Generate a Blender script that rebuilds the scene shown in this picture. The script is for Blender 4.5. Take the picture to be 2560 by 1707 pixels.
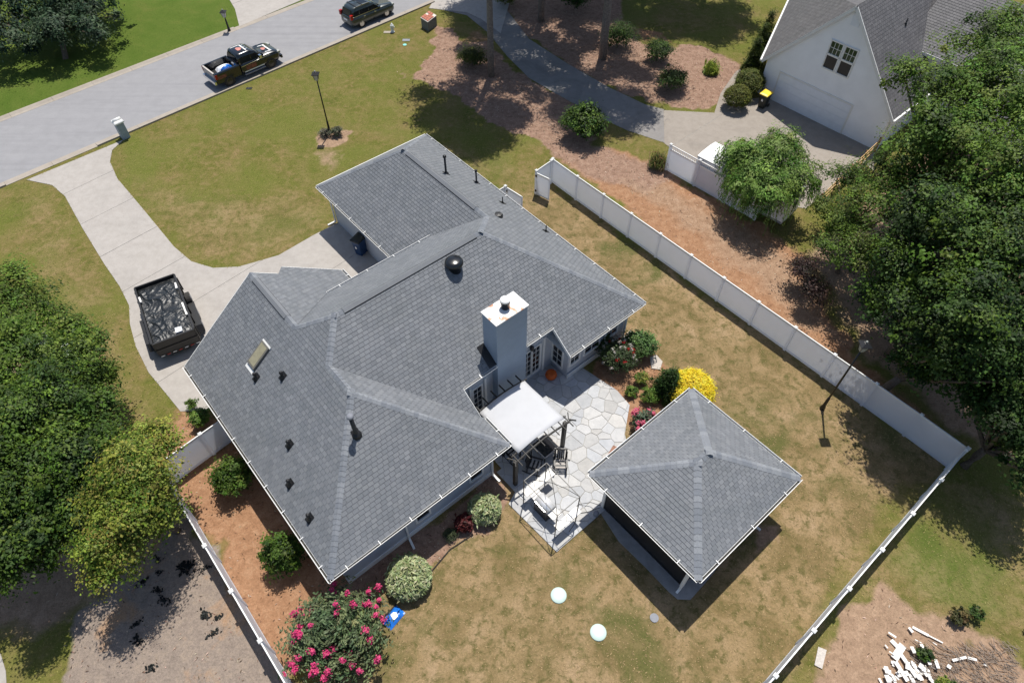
import bpy, math, random
import numpy as np
from mathutils import Vector, Matrix
R = math.radians
rng = np.random.default_rng(11); random.seed(11)
sc = bpy.context.scene; col = sc.collection
for o in list(bpy.data.objects): bpy.data.objects.remove(o)

# ------------------------------------------------ camera, sky, sun, exposure
H = 28.0; FPX = 1670.0; TH = math.atan(1312 / FPX)          # drone height, focal length in photo pixels, tilt from straight down
cam = bpy.data.cameras.new('camera'); cam.sensor_width = 36.0; cam.lens = 36.0 * FPX / 2560
cam.clip_start = 0.5; cam.clip_end = 3000
co = bpy.data.objects.new('camera', cam); col.objects.link(co)
co.location = (0, 0, H); co.rotation_euler = (TH, 0, 0); sc.camera = co
SUN = Vector((0.08, 0.37, 1.0)).normalized()
w = bpy.data.worlds.new('World'); sc.world = w; w.use_nodes = True
nt = w.node_tree; bg = nt.nodes['Background']
sky = nt.nodes.new('ShaderNodeTexSky'); sky.sky_type = 'NISHITA'; sky.sun_disc = False
sky.sun_elevation = math.asin(SUN.z); sky.sun_rotation = math.atan2(SUN.x, SUN.y); sky.air_density = 1.0; sky.dust_density = 1.0
nt.links.new(sky.outputs[0], bg.inputs[0]); bg.inputs[1].default_value = 0.08
sl = bpy.data.lights.new('sun', 'SUN'); sl.energy = 3.7; sl.angle = R(0.55); sl.color = (1.0, 0.955, 0.88)
so = bpy.data.objects.new('sun', sl); col.objects.link(so); so.location = (5, 20, 60)
so.rotation_euler = (-SUN).to_track_quat('-Z', 'Y').to_euler()
sc.view_settings.view_transform = 'Standard'; sc.view_settings.look = 'None'
sc.view_settings.exposure = 0.5; sc.view_settings.gamma = 1.0; sc.view_settings.use_curve_mapping = False
sc.render.engine = 'CYCLES'

# ------------------------------------------------ measuring helpers
def px(x, y, z=0.0):                      # photo pixel (2560 wide) + height -> point of the place
    dx, dy = (x - 1280) / FPX, -(y - 853.5) / FPX
    d = (dx, dy * math.cos(TH) + math.sin(TH), dy * math.sin(TH) - math.cos(TH))
    t = (z - H) / d[2]
    return Vector((d[0] * t, d[1] * t, z))
def dp(x, y, z=0.0): return px(x * 1.08844, y * 1.08844, z)
HA = R(-49.5); O = px(825, 1448, 2.75)
def w2h(p): d = p - O; return (d.x * math.cos(HA) + d.y * math.sin(HA), -d.x * math.sin(HA) + d.y * math.cos(HA))
def h2w(u, v, z=0): return Vector((O.x + u * math.cos(HA) - v * math.sin(HA), O.y + u * math.sin(HA) + v * math.cos(HA), z))
def hp(x, y, z=0): return w2h(px(x, y, z))

# ------------------------------------------------ materials
MATS = {}
def newmat(name):
    m = bpy.data.materials.new(name); m.use_nodes = True; MATS[name] = m
    return m, m.node_tree, m.node_tree.nodes['Principled BSDF']
def N(nt, t, **kw):
    n = nt.nodes.new(t)
    for k, v in kw.items():
        if k in n.inputs.keys(): n.inputs[k].default_value = v
        else: setattr(n, k, v)
    return n
def ramp(nt, fac, stops):
    r = nt.nodes.new('ShaderNodeValToRGB'); e = r.color_ramp.elements
    while len(e) < len(stops): e.new(0.5)
    for i, (p, c) in enumerate(stops): e[i].position = p; e[i].color = (*c, 1) if len(c) == 3 else c
    nt.links.new(fac, r.inputs[0]); return r.outputs[0]
def mix(nt, fac, a, b, mode='MIX'):
    m = nt.nodes.new('ShaderNodeMix'); m.data_type = 'RGBA'; m.blend_type = mode
    for sock, v in ((m.inputs[0], fac), (m.inputs[6], a), (m.inputs[7], b)):
        if hasattr(v, 'node'): nt.links.new(v, sock)
        elif isinstance(v, (int, float)): sock.default_value = v
        else: sock.default_value = (*v, 1)
    return m.outputs[2]
def noise(nt, scale, detail=4, rough=.6, vec=None, dist=0):
    n = nt.nodes.new('ShaderNodeTexNoise'); n.inputs['Scale'].default_value = scale; n.inputs['Detail'].default_value = detail
    n.inputs['Roughness'].default_value = rough; n.inputs['Distortion'].default_value = dist
    if vec: nt.links.new(vec, n.inputs['Vector'])
    return n.outputs['Fac']
def coords(nt, kind='Object'): return nt.nodes.new('ShaderNodeTexCoord').outputs[kind]
def geopos(nt): return nt.nodes.new('ShaderNodeNewGeometry').outputs['Position']
def bump(nt, bsdf, h, strength=.3, dist=.02):
    b = nt.nodes.new('ShaderNodeBump'); b.inputs['Strength'].default_value = strength; b.inputs['Distance'].default_value = dist
    nt.links.new(h, b.inputs['Height']); nt.links.new(b.outputs[0], bsdf.inputs['Normal'])
def plain(name, c, rough=.6, var=.12, scale=3.0, metal=0.0, spec=.5, bstr=0.0, bscale=40, coat=0.0, trans=0.0):
    m, nt, b = newmat(name); v = geopos(nt)
    n = noise(nt, scale, 5, .65, v)
    lo = tuple(max(0, x * (1 - var)) for x in c); hi = tuple(min(1, x * (1 + var)) for x in c)
    nt.links.new(ramp(nt, n, [(.3, lo), (.7, hi)]), b.inputs['Base Color'])
    b.inputs['Roughness'].default_value = rough; b.inputs['Metallic'].default_value = metal; b.inputs['Specular IOR Level'].default_value = spec
    b.inputs['Coat Weight'].default_value = coat
    if bstr: bump(nt, b, noise(nt, bscale, 4, .7, v), bstr, .01)
    if trans:        # thin plastic lets sunlight through
        t = nt.nodes.new('ShaderNodeBsdfTranslucent'); t.inputs[0].default_value = (*c, 1); ms = nt.nodes.new('ShaderNodeMixShader'); ms.inputs[0].default_value = trans
        nt.links.new(b.outputs[0], ms.inputs[1]); nt.links.new(t.outputs[0], ms.inputs[2]); nt.links.new(ms.outputs[0], nt.nodes['Material Output'].inputs[0])
    return m
def attrmat(name, rough=.6, spec=.3, trans=0.0, var=.15, nscale=30, attr='col', bstr=0):
    m, nt, b = newmat(name); a = nt.nodes.new('ShaderNodeAttribute'); a.attribute_name = attr
    c = a.outputs['Color']
    if var: c = mix(nt, 1.0, c, ramp(nt, noise(nt, nscale, 3, .6, geopos(nt)), [(.3, (1 - var,) * 3), (.7, (1 + var,) * 3)]), 'MULTIPLY')
    if name == 'shingle': c = mix(nt, 1.0, c, ramp(nt, noise(nt, .5, 6, .65, geopos(nt), 1.0), [(.3, (.90, .91, .90)), (.55, (1, 1, 1)), (.75, (1.08, 1.07, 1.06))]), 'MULTIPLY')
    nt.links.new(c, b.inputs['Base Color']); b.inputs['Roughness'].default_value = rough; b.inputs['Specular IOR Level'].default_value = spec
    if bstr: bump(nt, b, noise(nt, 70, 3, .7, geopos(nt)), bstr, .01)
    if trans:
        t = nt.nodes.new('ShaderNodeBsdfTranslucent'); ms = nt.nodes.new('ShaderNodeMixShader'); ms.inputs[0].default_value = trans
        nt.links.new(c, t.inputs[0]); out = nt.nodes['Material Output']
        nt.links.new(b.outputs[0], ms.inputs[1]); nt.links.new(t.outputs[0], ms.inputs[2]); nt.links.new(ms.outputs[0], out.inputs[0])
    return m
attrmat('leaf', .55, .22, .3, .12, 8); attrmat('petal', .6, .2, .25, .1)
attrmat('shingle', .68, .5, 0, .22, 45, bstr=.25)
plain('shingle_deck', (.075, .08, .09), .9)
plain('ridge_vent', (.02, .021, .024), .7); plain('white_metal', (.78, .78, .76), .4, .05); plain('dirty_white_metal', (.66, .65, .62), .5, .12)
plain('gutter_silt_shade', (.035, .033, .028), .9, .4, 12)  # trough bottom: dirt, with the roof edge's shade put into the dark colour
plain('vinyl', (.90, .92, .96), .38, .04, 1.2, bstr=.03, bscale=3, trans=.5); plain('white_trim', (.76, .76, .74), .45, .05)
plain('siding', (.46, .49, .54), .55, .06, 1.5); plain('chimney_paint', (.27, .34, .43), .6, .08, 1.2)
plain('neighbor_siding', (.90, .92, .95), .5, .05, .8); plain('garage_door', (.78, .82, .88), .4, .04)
plain('glass_dark', (.012, .016, .02), .08, .3, 1.0, spec=.4); plain('glass_green', (.02, .05, .02), .1, .8, 6, spec=.4)
plain('screen_mesh', (.012, .013, .015), .6, .2); plain('interior_dark', (.02, .02, .022), .9)
plain('black_metal', (.013, .013, .014), .45, .2); plain('black_gloss', (.01, .011, .012), .25, .2, spec=.7)
plain('dark_wood', (.022, .02, .018), .6, .35, 14); plain('brown_wood', (.22, .085, .04), .6, .35, 10, bstr=.2); plain('raw_wood', (.52, .33, .13), .6, .25, 12)
plain('grey_wood_or_lit_slat', (.50, .46, .42), .8, .2, 14); plain('white_board', (.74, .72, .68), .6, .2, 5)
plain('rubber', (.028, .025, .022), .8, .3, 10); plain('alloy', (.62, .60, .57), .3, .1, metal=.6); plain('chrome', (.75, .75, .75), .15, .05, metal=1)
plain('paint_black', (.006, .008, .010), .22, .2, spec=.6, coat=.6); plain('paint_green_grey', (.030, .042, .044), .25, .1, spec=.6, metal=.25, coat=.6)
plain('red_lens', (.35, .012, .01), .2); plain('decal_red', (.55, .22, .18), .5, .4, 9); plain('decal_orange', (.20, .06, .04), .5, .5, 7); plain('decal_white', (.8, .8, .78), .5, .1)
plain('blue_plastic', (.010, .048, .135), .45, .15); plain('yellow_plastic', (.86, .60, .03), .4, .08); plain('bin_black', (.012, .016, .014), .5)
plain('brick', (.42, .15, .10), .85, .25, 9, bstr=.3); plain('stucco_grey', (.16, .17, .15), .9, .2, 6, bstr=.2); plain('mortar', (.62, .56, .5), .9)
plain('mailbox_paint', (.30, .36, .42), .6, .1); plain('hydrant_paint', (.68, .70, .68), .45, .08); plain('cast_grey', (.22, .23, .26), .7, .15); plain('cyan_plastic', (.22, .62, .55), .5)
plain('lamp_glass', (.42, .42, .38), .15, .1, spec=.8); plain('mint_plastic', (.52, .66, .60), .45, .04, 2); plain('orange_clay', (.55, .10, .01), .6, .2, 8)
plain('blue_film', (.015, .16, .62), .25, .35, 7, spec=.7); plain('white_film', (.8, .82, .86), .3, .1); plain('pink_film', (.72, .42, .45), .35, .25, 8)
plain('canopy_cloth', (.50, .505, .52), .85, .03, 2, bstr=.05, bscale=60); plain('stainless', (.80, .80, .80), .3, .05, metal=.3)
plain('bark_pine', (.20, .17, .15), .9, .45, 9, bstr=.7, bscale=14); plain('bark', (.13, .10, .075), .9, .4, 9, bstr=.6, bscale=20)
plain('stick', (.25, .2, .16), .9, .3, 12); plain('charred', (.02, .022, .022), .8, .4, 10); plain('edging', (.03, .025, .02), .8)
plain('concrete_grey', (.27, .265, .26), .85, .18, 2.5, bstr=.15); plain('gravel_dirt', (.38, .22, .13), .95, .3, 5, bstr=.4); plain('skylight_glass', (.30, .27, .17), .12, .12, 6, spec=.8)
plain('skylight_frame', (.16, .15, .13), .4, .1); plain('white_vehicle', (.80, .80, .80), .35, .04); plain('terracotta_seat', (.40, .20, .11), .7)

def concrete(name, c, stain=.18, warm=(.5, .42, .3)):
    c = tuple(x * .7 for x in c)
    m, nt, b = newmat(name); v = geopos(nt)
    big = noise(nt, .35, 5, .6, v, 1.2); fine = noise(nt, 14, 5, .75, v); mid = noise(nt, 2.2, 5, .65, v)
    cc = ramp(nt, big, [(.25, tuple(x * (1 - stain) for x in c)), (.5, c), (.8, tuple(min(1, x * 1.05) for x in c))])
    cc = mix(nt, 1, cc, ramp(nt, mid, [(.25, (.86, .85, .84)), (.6, (1, 1, 1))]), 'MULTIPLY')
    cc = mix(nt, 1, cc, ramp(nt, fine, [(.2, (.9, .9, .89)), (.7, (1.04, 1.04, 1.04))]), 'MULTIPLY')
    nt.links.new(cc, b.inputs['Base Color']); b.inputs['Roughness'].default_value = .85; b.inputs['Specular IOR Level'].default_value = .25
    bump(nt, b, fine, .12, .01); return m
concrete('driveway_concrete', (.565, .525, .485), .10); concrete('curb_concrete', (.52, .46, .39), .15); concrete('pad_concrete', (.44, .39, .34), .2)
concrete('path_asphalt', (.36, .34, .325), .25); concrete('joint_fill', (.52, .51, .48), .3)
def asphalt():
    m, nt, b = newmat('asphalt'); v = geopos(nt)
    rot = nt.nodes.new('ShaderNodeMapping'); rot.inputs['Rotation'].default_value = (0, 0, R(-44.5)); rot.inputs['Scale'].default_value = (.04, .9, 1); nt.links.new(v, rot.inputs[0])
    streak = noise(nt, 1.4, 4, .6, rot.outputs[0]); fine = noise(nt, 30, 5, .8, v); mid = noise(nt, 1.2, 5, .6, v)
    cc = ramp(nt, streak, [(.3, (.25, .247, .256)), (.5, (.278, .275, .283)), (.75, (.288, .285, .292))])
    cc = mix(nt, 1, cc, ramp(nt, mid, [(.3, (.93, .93, .93)), (.65, (1.03, 1.03, 1.03))]), 'MULTIPLY')
    cc = mix(nt, 1, cc, ramp(nt, fine, [(.25, (.86, .86, .86)), (.75, (1.1, 1.1, 1.1))]), 'MULTIPLY')
    nt.links.new(cc, b.inputs['Base Color']); b.inputs['Roughness'].default_value = .9; b.inputs['Specular IOR Level'].default_value = .2
    bump(nt, b, fine, .2, .01)
asphalt()
def stone():
    m, nt, b = newmat('flagstone'); v = geopos(nt)
    a = nt.nodes.new('ShaderNodeAttribute'); a.attribute_name = 'col'
    cc = mix(nt, 1, a.outputs['Color'], ramp(nt, noise(nt, 2.5, 5, .6, v, .8), [(.25, (.84, .85, .86)), (.6, (1.02, 1.02, 1.02))]), 'MULTIPLY')
    cc = mix(nt, 1, cc, ramp(nt, noise(nt, 18, 4, .7, v), [(.25, (.9, .9, .9)), (.7, (1.04, 1.04, 1.04))]), 'MULTIPLY')
    nt.links.new(cc, b.inputs['Base Color']); b.inputs['Roughness'].default_value = .8; b.inputs['Specular IOR Level'].default_value = .3
    bump(nt, b, noise(nt, 9, 5, .7, v), .2, .02)
stone()
def rusty():
    m, nt, b = newmat('rust_stained_cap'); v = coords(nt)
    cc = ramp(nt, noise(nt, 1.6, 4, .6, v, .6), [(.0, (.72, .72, .72)), (.53, (.70, .69, .67)), (.57, (.55, .30, .18)), (.66, (.38, .12, .045))])
    nt.links.new(cc, b.inputs['Base Color']); b.inputs['Roughness'].default_value = .45
rusty()
def tarp():
    m, nt, b = newmat('tarp_film'); b.inputs['Base Color'].default_value = (.010, .012, .013, 1); b.inputs['Roughness'].default_value = .38; b.inputs['Specular IOR Level'].default_value = .65
    v = geopos(nt); n1 = noise(nt, 2.4, 5, .62, v, 1.5); bump(nt, b, n1, .5, .1)
tarp()
attrmat('grass_blade', .9, .1, 0, .1, 6)
def groundmat():
    m, nt, b = newmat('ground_cover'); v = geopos(nt)
    A = nt.nodes.new('ShaderNodeAttribute'); A.attribute_name = 'wa'; B = nt.nodes.new('ShaderNodeAttribute'); B.attribute_name = 'wb'
    sa = nt.nodes.new('ShaderNodeSeparateColor'); sb = nt.nodes.new('ShaderNodeSeparateColor')
    nt.links.new(A.outputs['Color'], sa.inputs[0]); nt.links.new(B.outputs['Color'], sb.inputs[0])
    n_s = noise(nt, .55, 6, .62, v, .6); n_m = noise(nt, 2.4, 6, .7, v, .4); n_f = noise(nt, 11, 5, .75, v); n_x = noise(nt, 45, 3, .8, v)
    n_l = noise(nt, .22, 5, .6, v, .5)
    olive = ramp(nt, n_s, [(.25, (.095, .112, .022)), (.42, (.165, .160, .042)), (.56, (.215, .180, .066)), (.74, (.29, .208, .105))])
    olive = mix(nt, ramp(nt, n_m, [(.50, (0, 0, 0)), (.66, (.85, .85, .85))]), olive, (.305, .222, .112))
    olive = mix(nt, ramp(nt, n_m, [(.30, (.8, .8, .8)), (.44, (0, 0, 0))]), olive, (.100, .122, .026))
    olive = mix(nt, ramp(nt, n_l, [(.38, (.75, .75, .75)), (.6, (0, 0, 0))]), olive, (.155, .180, .038))
    lush = ramp(nt, n_s, [(.25, (.085, .145, .020)), (.55, (.115, .168, .030)), (.8, (.165, .180, .045))])
    dry = ramp(nt, n_s, [(.24, (.150, .135, .050)), (.38, (.235, .175, .085)), (.52, (.330, .240, .130)), (.68, (.42, .302, .185)), (.85, (.50, .365, .245))])
    dry = mix(nt, ramp(nt, n_m, [(.36, (1, 1, 1)), (.52, (0, 0, 0))]), dry, (.150, .132, .052))
    dry = mix(nt, ramp(nt, n_l, [(.34, (.9, .9, .9)), (.45, (0, 0, 0))]), dry, (.130, .135, .046))
    clay = ramp(nt, n_m, [(.25, (.26, .140, .082)), (.5, (.40, .225, .135)), (.75, (.52, .325, .21))])
    straw = ramp(nt, n_m, [(.25, (.22, .135, .10)), (.5, (.36, .235, .18)), (.8, (.50, .35, .275))])
    grey = ramp(nt, n_m, [(.2, (.22, .178, .158)), (.5, (.33, .272, .238)), (.8, (.42, .335, .27))])
    grey = mix(nt, ramp(nt, n_s, [(.55, (0, 0, 0)), (.68, (.85, .85, .85))]), grey, (.46, .29, .18))
    dirt = ramp(nt, n_m, [(.2, (.26, .175, .125)), (.5, (.40, .275, .195)), (.8, (.56, .395, .29))])
    def wmix(w, base, top, k=.55):
        ad = nt.nodes.new('ShaderNodeMath'); ad.operation = 'MULTIPLY_ADD'; nt.links.new(n_m, ad.inputs[0]); ad.inputs[1].default_value = k; nt.links.new(w, ad.inputs[2])
        r = ramp(nt, ad.outputs[0], [(.28 + k / 2, (0, 0, 0)), (.72 + k / 2 if .72 + k / 2 < 1 else .999, (1, 1, 1))])
        return mix(nt, r, base, top)
    c = wmix(sa.outputs[0], olive, lush, .25)
    c = wmix(sa.outputs[1], c, dry, .3); c = wmix(sa.outputs[2], c, clay, .5)
    c = wmix(sb.outputs[0], c, straw, .25); c = wmix(sb.outputs[1], c, grey, .2); c = wmix(sb.outputs[2], c, dirt, .4)
    c = mix(nt, 1, c, ramp(nt, n_f, [(.25, (.60, .63, .58)), (.5, (.98, .98, .98)), (.75, (1.26, 1.24, 1.22))]), 'MULTIPLY')
    c = mix(nt, 1, c, ramp(nt, n_x, [(.25, (.58, .60, .56)), (.5, (.98, .98, .98)), (.78, (1.36, 1.33, 1.3))]), 'MULTIPLY')
    c = mix(nt, 1, c, (.80, .785, .75), 'MULTIPLY')
    nt.links.new(c, b.inputs['Base Color']); b.inputs['Roughness'].default_value = .95; b.inputs['Specular IOR Level'].default_value = .1
    bump(nt, b, n_f, .5, .05)
groundmat()

# ------------------------------------------------ mesh builder and scene tree
class MB:
    def __init__(s): s.v = []; s.f = []
    def quad(s, *p): n = len(s.v); s.v += [tuple(q) for q in p]; s.f.append(tuple(range(n, n + len(p)))); return s
    def poly(s, pts, z=None): return s.quad(*[(q[0], q[1], q[2] if z is None else z) for q in pts])
    def box(s, x0, x1, y0, y1, z0, z1):
        return s.hexa([(x0, y0, z0), (x1, y0, z0), (x1, y1, z0), (x0, y1, z0), (x0, y0, z1), (x1, y0, z1), (x1, y1, z1), (x0, y1, z1)])
    def hexa(s, p):
        n = len(s.v); s.v += [tuple(q) for q in p]
        for f in ((3, 2, 1, 0), (4, 5, 6, 7), (0, 1, 5, 4), (1, 2, 6, 5), (2, 3, 7, 6), (3, 0, 4, 7)): s.f.append(tuple(n + i for i in f))
        return s
    def prism(s, pts, z0, z1, top=None):
        n = len(s.v); k = len(pts); top = top or pts
        s.v += [(p[0], p[1], z0) for p in pts] + [(p[0], p[1], z1) for p in top]
        s.f.append(tuple(n + i for i in reversed(range(k)))); s.f.append(tuple(n + k + i for i in range(k)))
        for i in range(k): j = (i + 1) % k; s.f.append((n + i, n + j, n + k + j, n + k + i))
        return s
    def rings(s, rs, cap=True):
        k = len(rs[0]); n = len(s.v)
        for r in rs: s.v += [tuple(p) for p in r]
        for a in range(len(rs) - 1):
            for i in range(k): j = (i + 1) % k; s.f.append((n + a * k + i, n + a * k + j, n + (a + 1) * k + j, n + (a + 1) * k + i))
        if cap: s.f.append(tuple(n + i for i in reversed(range(k)))); s.f.append(tuple(n + (len(rs) - 1) * k + i for i in range(k)))
        return s
    def lathe(s, prof, seg=14, c=(0, 0, 0)):
        return s.rings([[(c[0] + r * math.cos(2 * math.pi * i / seg), c[1] + r * math.sin(2 * math.pi * i / seg), c[2] + z) for i in range(seg)] for r, z in prof])
    def tube(s, pts, r, seg=6, r1=None):
        pts = [Vector(p) for p in pts]; rs = []; m = len(pts)
        for i, p in enumerate(pts):
            t = (pts[min(i + 1, m - 1)] - pts[max(i - 1, 0)]).normalized()
            a = t.cross(Vector((0, 0, 1))) if abs(t.z) < .95 else t.cross(Vector((1, 0, 0))); a.normalize(); b = t.cross(a)
            rr = r if r1 is None else r + (r1 - r) * i / (m - 1)
            rs.append([p + (a * math.cos(2 * math.pi * k / seg) + b * math.sin(2 * math.pi * k / seg)) * rr for k in range(seg)])
        return s.rings(rs)
    def bar(s, a, b, wd, ht, up=(0, 0, 1)):
        a, b = Vector(a), Vector(b); t = (b - a).normalized(); up = Vector(up)
        if abs(t.dot(up)) > .98: up = Vector((1, 0, 0))
        sd = t.cross(up).normalized() * wd / 2; u2 = sd.cross(t).normalized() * ht / 2
        return s.hexa([a - sd - u2, a + sd - u2, b + sd - u2, b - sd - u2, a - sd + u2, a + sd + u2, b + sd + u2, b - sd + u2])
    def mesh(s, name, mat, off=(0, 0, 0), smooth=False):
        me = bpy.data.meshes.new(name); me.from_pydata([(x - off[0], y - off[1], z - off[2]) for x, y, z in s.v], [], s.f); me.update()
        if mat: me.materials.append(MATS[mat])
        if smooth: me.polygons.foreach_set('use_smooth', [True] * len(me.polygons))
        return me
def link(name, data, parent=None, loc=None, rot=None):
    o = bpy.data.objects.new(name, data); col.objects.link(o)
    if parent is not None: o.parent = parent
    if loc is not None: o.location = loc
    if rot is not None: o.rotation_euler = rot
    return o
def tag(o, label, cat, group=None):
    o['label'] = label; o['category'] = cat
    if group: o['group'] = group
    return o
class Thing:            # an Empty at the thing's base; parts are given in the thing's frame, off = its base in that frame
    def __init__(s, name, label, cat, frame='W', base=(0, 0, 0), rot=0.0, group=None):
        s.off = base
        if frame == 'W': loc, rz, s.off = base, rot, base
        elif frame == 'H': loc, rz = h2w(*base), HA
        elif frame == 'L': loc, rz, s.off = base, rot, (0, 0, 0)
        s.o = link(name, None, None, loc, (0, 0, rz)); s.o.empty_display_size = .3; tag(s.o, label, cat, group)
    def part(s, name, mb, mat, parent=None, smooth=False, label=None):
        o = link(name, mb.mesh(name, mat, s.off, smooth), parent or s.o)
        if label: o['label'] = label
        return o
    def piece(s, name, me, loc, rz=0, parent=None):
        return link(name, me, parent or s.o, (loc[0] - s.off[0], loc[1] - s.off[1], loc[2] - s.off[2]), (0, 0, rz))
def one(name, mb, mat, label, cat, base=(0, 0, 0), group=None, smooth=False):   # a thing that is one mesh
    return tag(link(name, mb.mesh(name, mat, base, smooth), None, base), label, cat, group)
def struct(name, mb, mat, smooth=False, parent=None):
    o = link(name, mb.mesh(name, mat, (0, 0, 0), smooth), parent)
    if parent is None: o['kind'] = 'structure'
    return o
def npmesh(name, V, F, cols, mat, attr='col'):      # quads from numpy, one colour for each face
    me = bpy.data.meshes.new(name); nv, nf = len(V), len(F); k = F.shape[1]
    me.vertices.add(nv); me.vertices.foreach_set('co', V.astype(np.float32).ravel())
    me.loops.add(nf * k); me.loops.foreach_set('vertex_index', F.astype(np.int32).ravel())
    me.polygons.add(nf); me.polygons.foreach_set('loop_start', np.arange(0, nf * k, k, dtype=np.int32)); me.polygons.foreach_set('loop_total', np.full(nf, k, dtype=np.int32))
    me.update(calc_edges=True); me.materials.append(MATS[mat])
    a = me.color_attributes.new(attr, 'FLOAT_COLOR', 'CORNER')
    c = np.ones((nf, k, 4), np.float32); c[:, :, :3] = np.asarray(cols, np.float32)[:, None, :]
    a.data.foreach_set('color', c.ravel()); return me
def facecol(me, rgb_list, attr='col'):
    a = me.color_attributes.new(attr, 'FLOAT_COLOR', 'CORNER')
    for p in me.polygons:
        c = rgb_list if len(np.shape(rgb_list)) == 1 else rgb_list[p.index]
        for li in p.loop_indices: a.data[li].color = (*c, 1)

# ------------------------------------------------ ground, road, driveways
def vnoise(X, Y, scale, seed):
    r = np.random.default_rng(seed); G = r.random((256, 256)); x = X * scale; y = Y * scale
    xi = np.floor(x).astype(int); yi = np.floor(y).astype(int); fx = x - xi; fy = y - yi; fx = fx * fx * (3 - 2 * fx); fy = fy * fy * (3 - 2 * fy)
    g = lambda a, b: G[(xi + a) % 256, (yi + b) % 256]
    return (g(0, 0) * (1 - fx) + g(1, 0) * fx) * (1 - fy) + (g(0, 1) * (1 - fx) + g(1, 1) * fx) * fy
def sdist(X, Y, P):                       # signed distance, positive inside
    d = np.full(X.shape, 1e9); ins = np.zeros(X.shape, bool); n = len(P)
    for i in range(n):
        ax, ay = P[i][0], P[i][1]; bx, by = P[(i + 1) % n][0], P[(i + 1) % n][1]
        ex, ey = bx - ax, by - ay; t = np.clip(((X - ax) * ex + (Y - ay) * ey) / (ex * ex + ey * ey + 1e-9), 0, 1)
        d = np.minimum(d, np.hypot(X - ax - t * ex, Y - ay - t * ey))
        cr = ((ay > Y) != (by > Y)) & (X < ex * (Y - ay) / (ey if abs(ey) > 1e-9 else 1e-9) + ax); ins ^= cr
    return np.where(ins, d, -d)
def D(*q): return [dp(x, y) for x, y in q]
def U(*q): return [h2w(u, v) for u, v in q]
RN0, RN1 = px(0, 459), px(1028, 22); RD = (RN1 - RN0).normalized(); RNrm = Vector((-RD.y, RD.x, 0))   # near road edge, its direction, across
RW = (px(300, 190) - RN0).dot(RNrm)       # carriageway width
fx = np.concatenate([[-900, -400, -200, -120, -80], np.arange(-58, 52.01, .22), [70, 110, 200, 400, 900]])
fy = np.concatenate([[-600, -200, -80, -30, -10], np.arange(0, 72.01, .22), [85, 120, 200, 400, 1200]])
GX, GY = np.meshgrid(fx, fy); JX = GX + (vnoise(GX, GY, .9, 1) - .5) * 1.0 + (vnoise(GX, GY, 3, 2) - .5) * .4; JY = GY + (vnoise(GX, GY, .9, 3) - .5) * 1.0 + (vnoise(GX, GY, 3, 4) - .5) * .4
WA = np.zeros(GX.shape + (4,), np.float32); WB = np.zeros_like(WA); WA[..., 3] = WB[..., 3] = 1
def paint(W, ch, P, feather=.6, wt=1.0, jit=True):
    d = sdist(JX if jit else GX, JY if jit else GY, P); a = np.clip(d / feather + .5, 0, 1); a = a * a * (3 - 2 * a) * wt
    W[..., ch] = W[..., ch] * (1 - a / max(wt, 1e-6)) + a if wt < 1 else np.maximum(W[..., ch], a)
far = [RN0 + RNrm * RW - RD * 200, RN0 + RNrm * RW + RD * 300, RN0 + RNrm * 300 + RD * 300, RN0 + RNrm * 300 - RD * 200]
paint(WA, 0, far, .5)
paint(WA, 0, D((2040, 1290), (2120, 1200), (2300, 1300), (2352, 1420), (2280, 1440), (2140, 1380)), 2.5, .85)
paint(WA, 0, D((1440, 720), (1500, 690), (1570, 740), (1520, 800), (1450, 790)), 1.6, .7)
paint(WA, 0, D((980, 60), (1100, 60), (1090, 110), (950, 160), (880, 140)), 2.5, .3)
paint(WA, 1, U((-15, 18.6), (-15, 24.6), (13.0, 24.6), (13.0, -3.1), (2.5, -3.1), (-1, 0.5), (-1, 18.6)), 1.6)
paint(WA, 1, D((270, 400), (480, 440), (780, 440), (760, 540), (600, 605), (440, 600), (330, 480)), 3.5, .50)
paint(WA, 1, D((0, 430), (130, 450), (300, 700), (330, 860), (390, 930), (380, 1000), (200, 960), (100, 700)), 2.5, .40)
paint(WA, 1, D((900, 300), (1170, 350), (1260, 420), (1200, 480), (960, 320)), 2.5, .45)
paint(WA, 1, D((2000, 1120), (2400, 1100), (2400, 1600), (1800, 1600)), 2, .45)
paint(WA, 2, U((-9.6, -3.1), (0.6, -3.1), (1.6, -1.4), (0.2, .6), (-9.9, .6)), 1.2)
paint(WA, 2, D((372, 1060), (378, 985), (420, 940), (472, 925), (520, 965), (490, 1010)), 1.0)
paint(WA, 2, D((1280, 360), (1420, 345), (1535, 400), (1700, 490), (1850, 585), (1880, 670), (1990, 840), (2225, 1035), (2150, 1000), (1700, 690)), 1.0, .88)
paint(WB, 2, D((1400, 400), (1540, 420), (1700, 510), (1840, 600), (1900, 720), (1980, 830), (1850, 760), (1650, 600)), 2.5, .62)
paint(WA, 2, D((1380, 800), (1440, 760), (1525, 850), (1560, 980), (1470, 1010), (1380, 880)), .5)
paint(WA, 2, D((1090, 60), (1140, 85), (1110, 110), (1060, 100)), 1.0, .6); paint(WA, 2, D((1410, 40), (1500, 70), (1560, 100), (1430, 80)), .8, .8)
paint(WB, 0, D((888, 160), (945, 180), (975, 150), (998, 110), (1002, 66), (1035, 72), (1075, 100), (1115, 95), (1190, 165), (1300, 228), (1400, 290), (1340, 372), (1265, 352), (1170, 300), (1060, 225), (985, 195)), .45)
paint(WB, 0, D((1100, -60), (1165, 25), (1215, 90), (1300, 145), (1400, 202), (1500, 235), (1640, 250), (1705, 160), (1640, 120), (1560, 100), (1500, 112), (1420, 60), (1420, -60)), .7)
paint(WB, 0, D((1270, 350), (1350, 330), (1500, 380), (1560, 420), (1480, 440), (1330, 400)), 1.4, .8)
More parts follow.
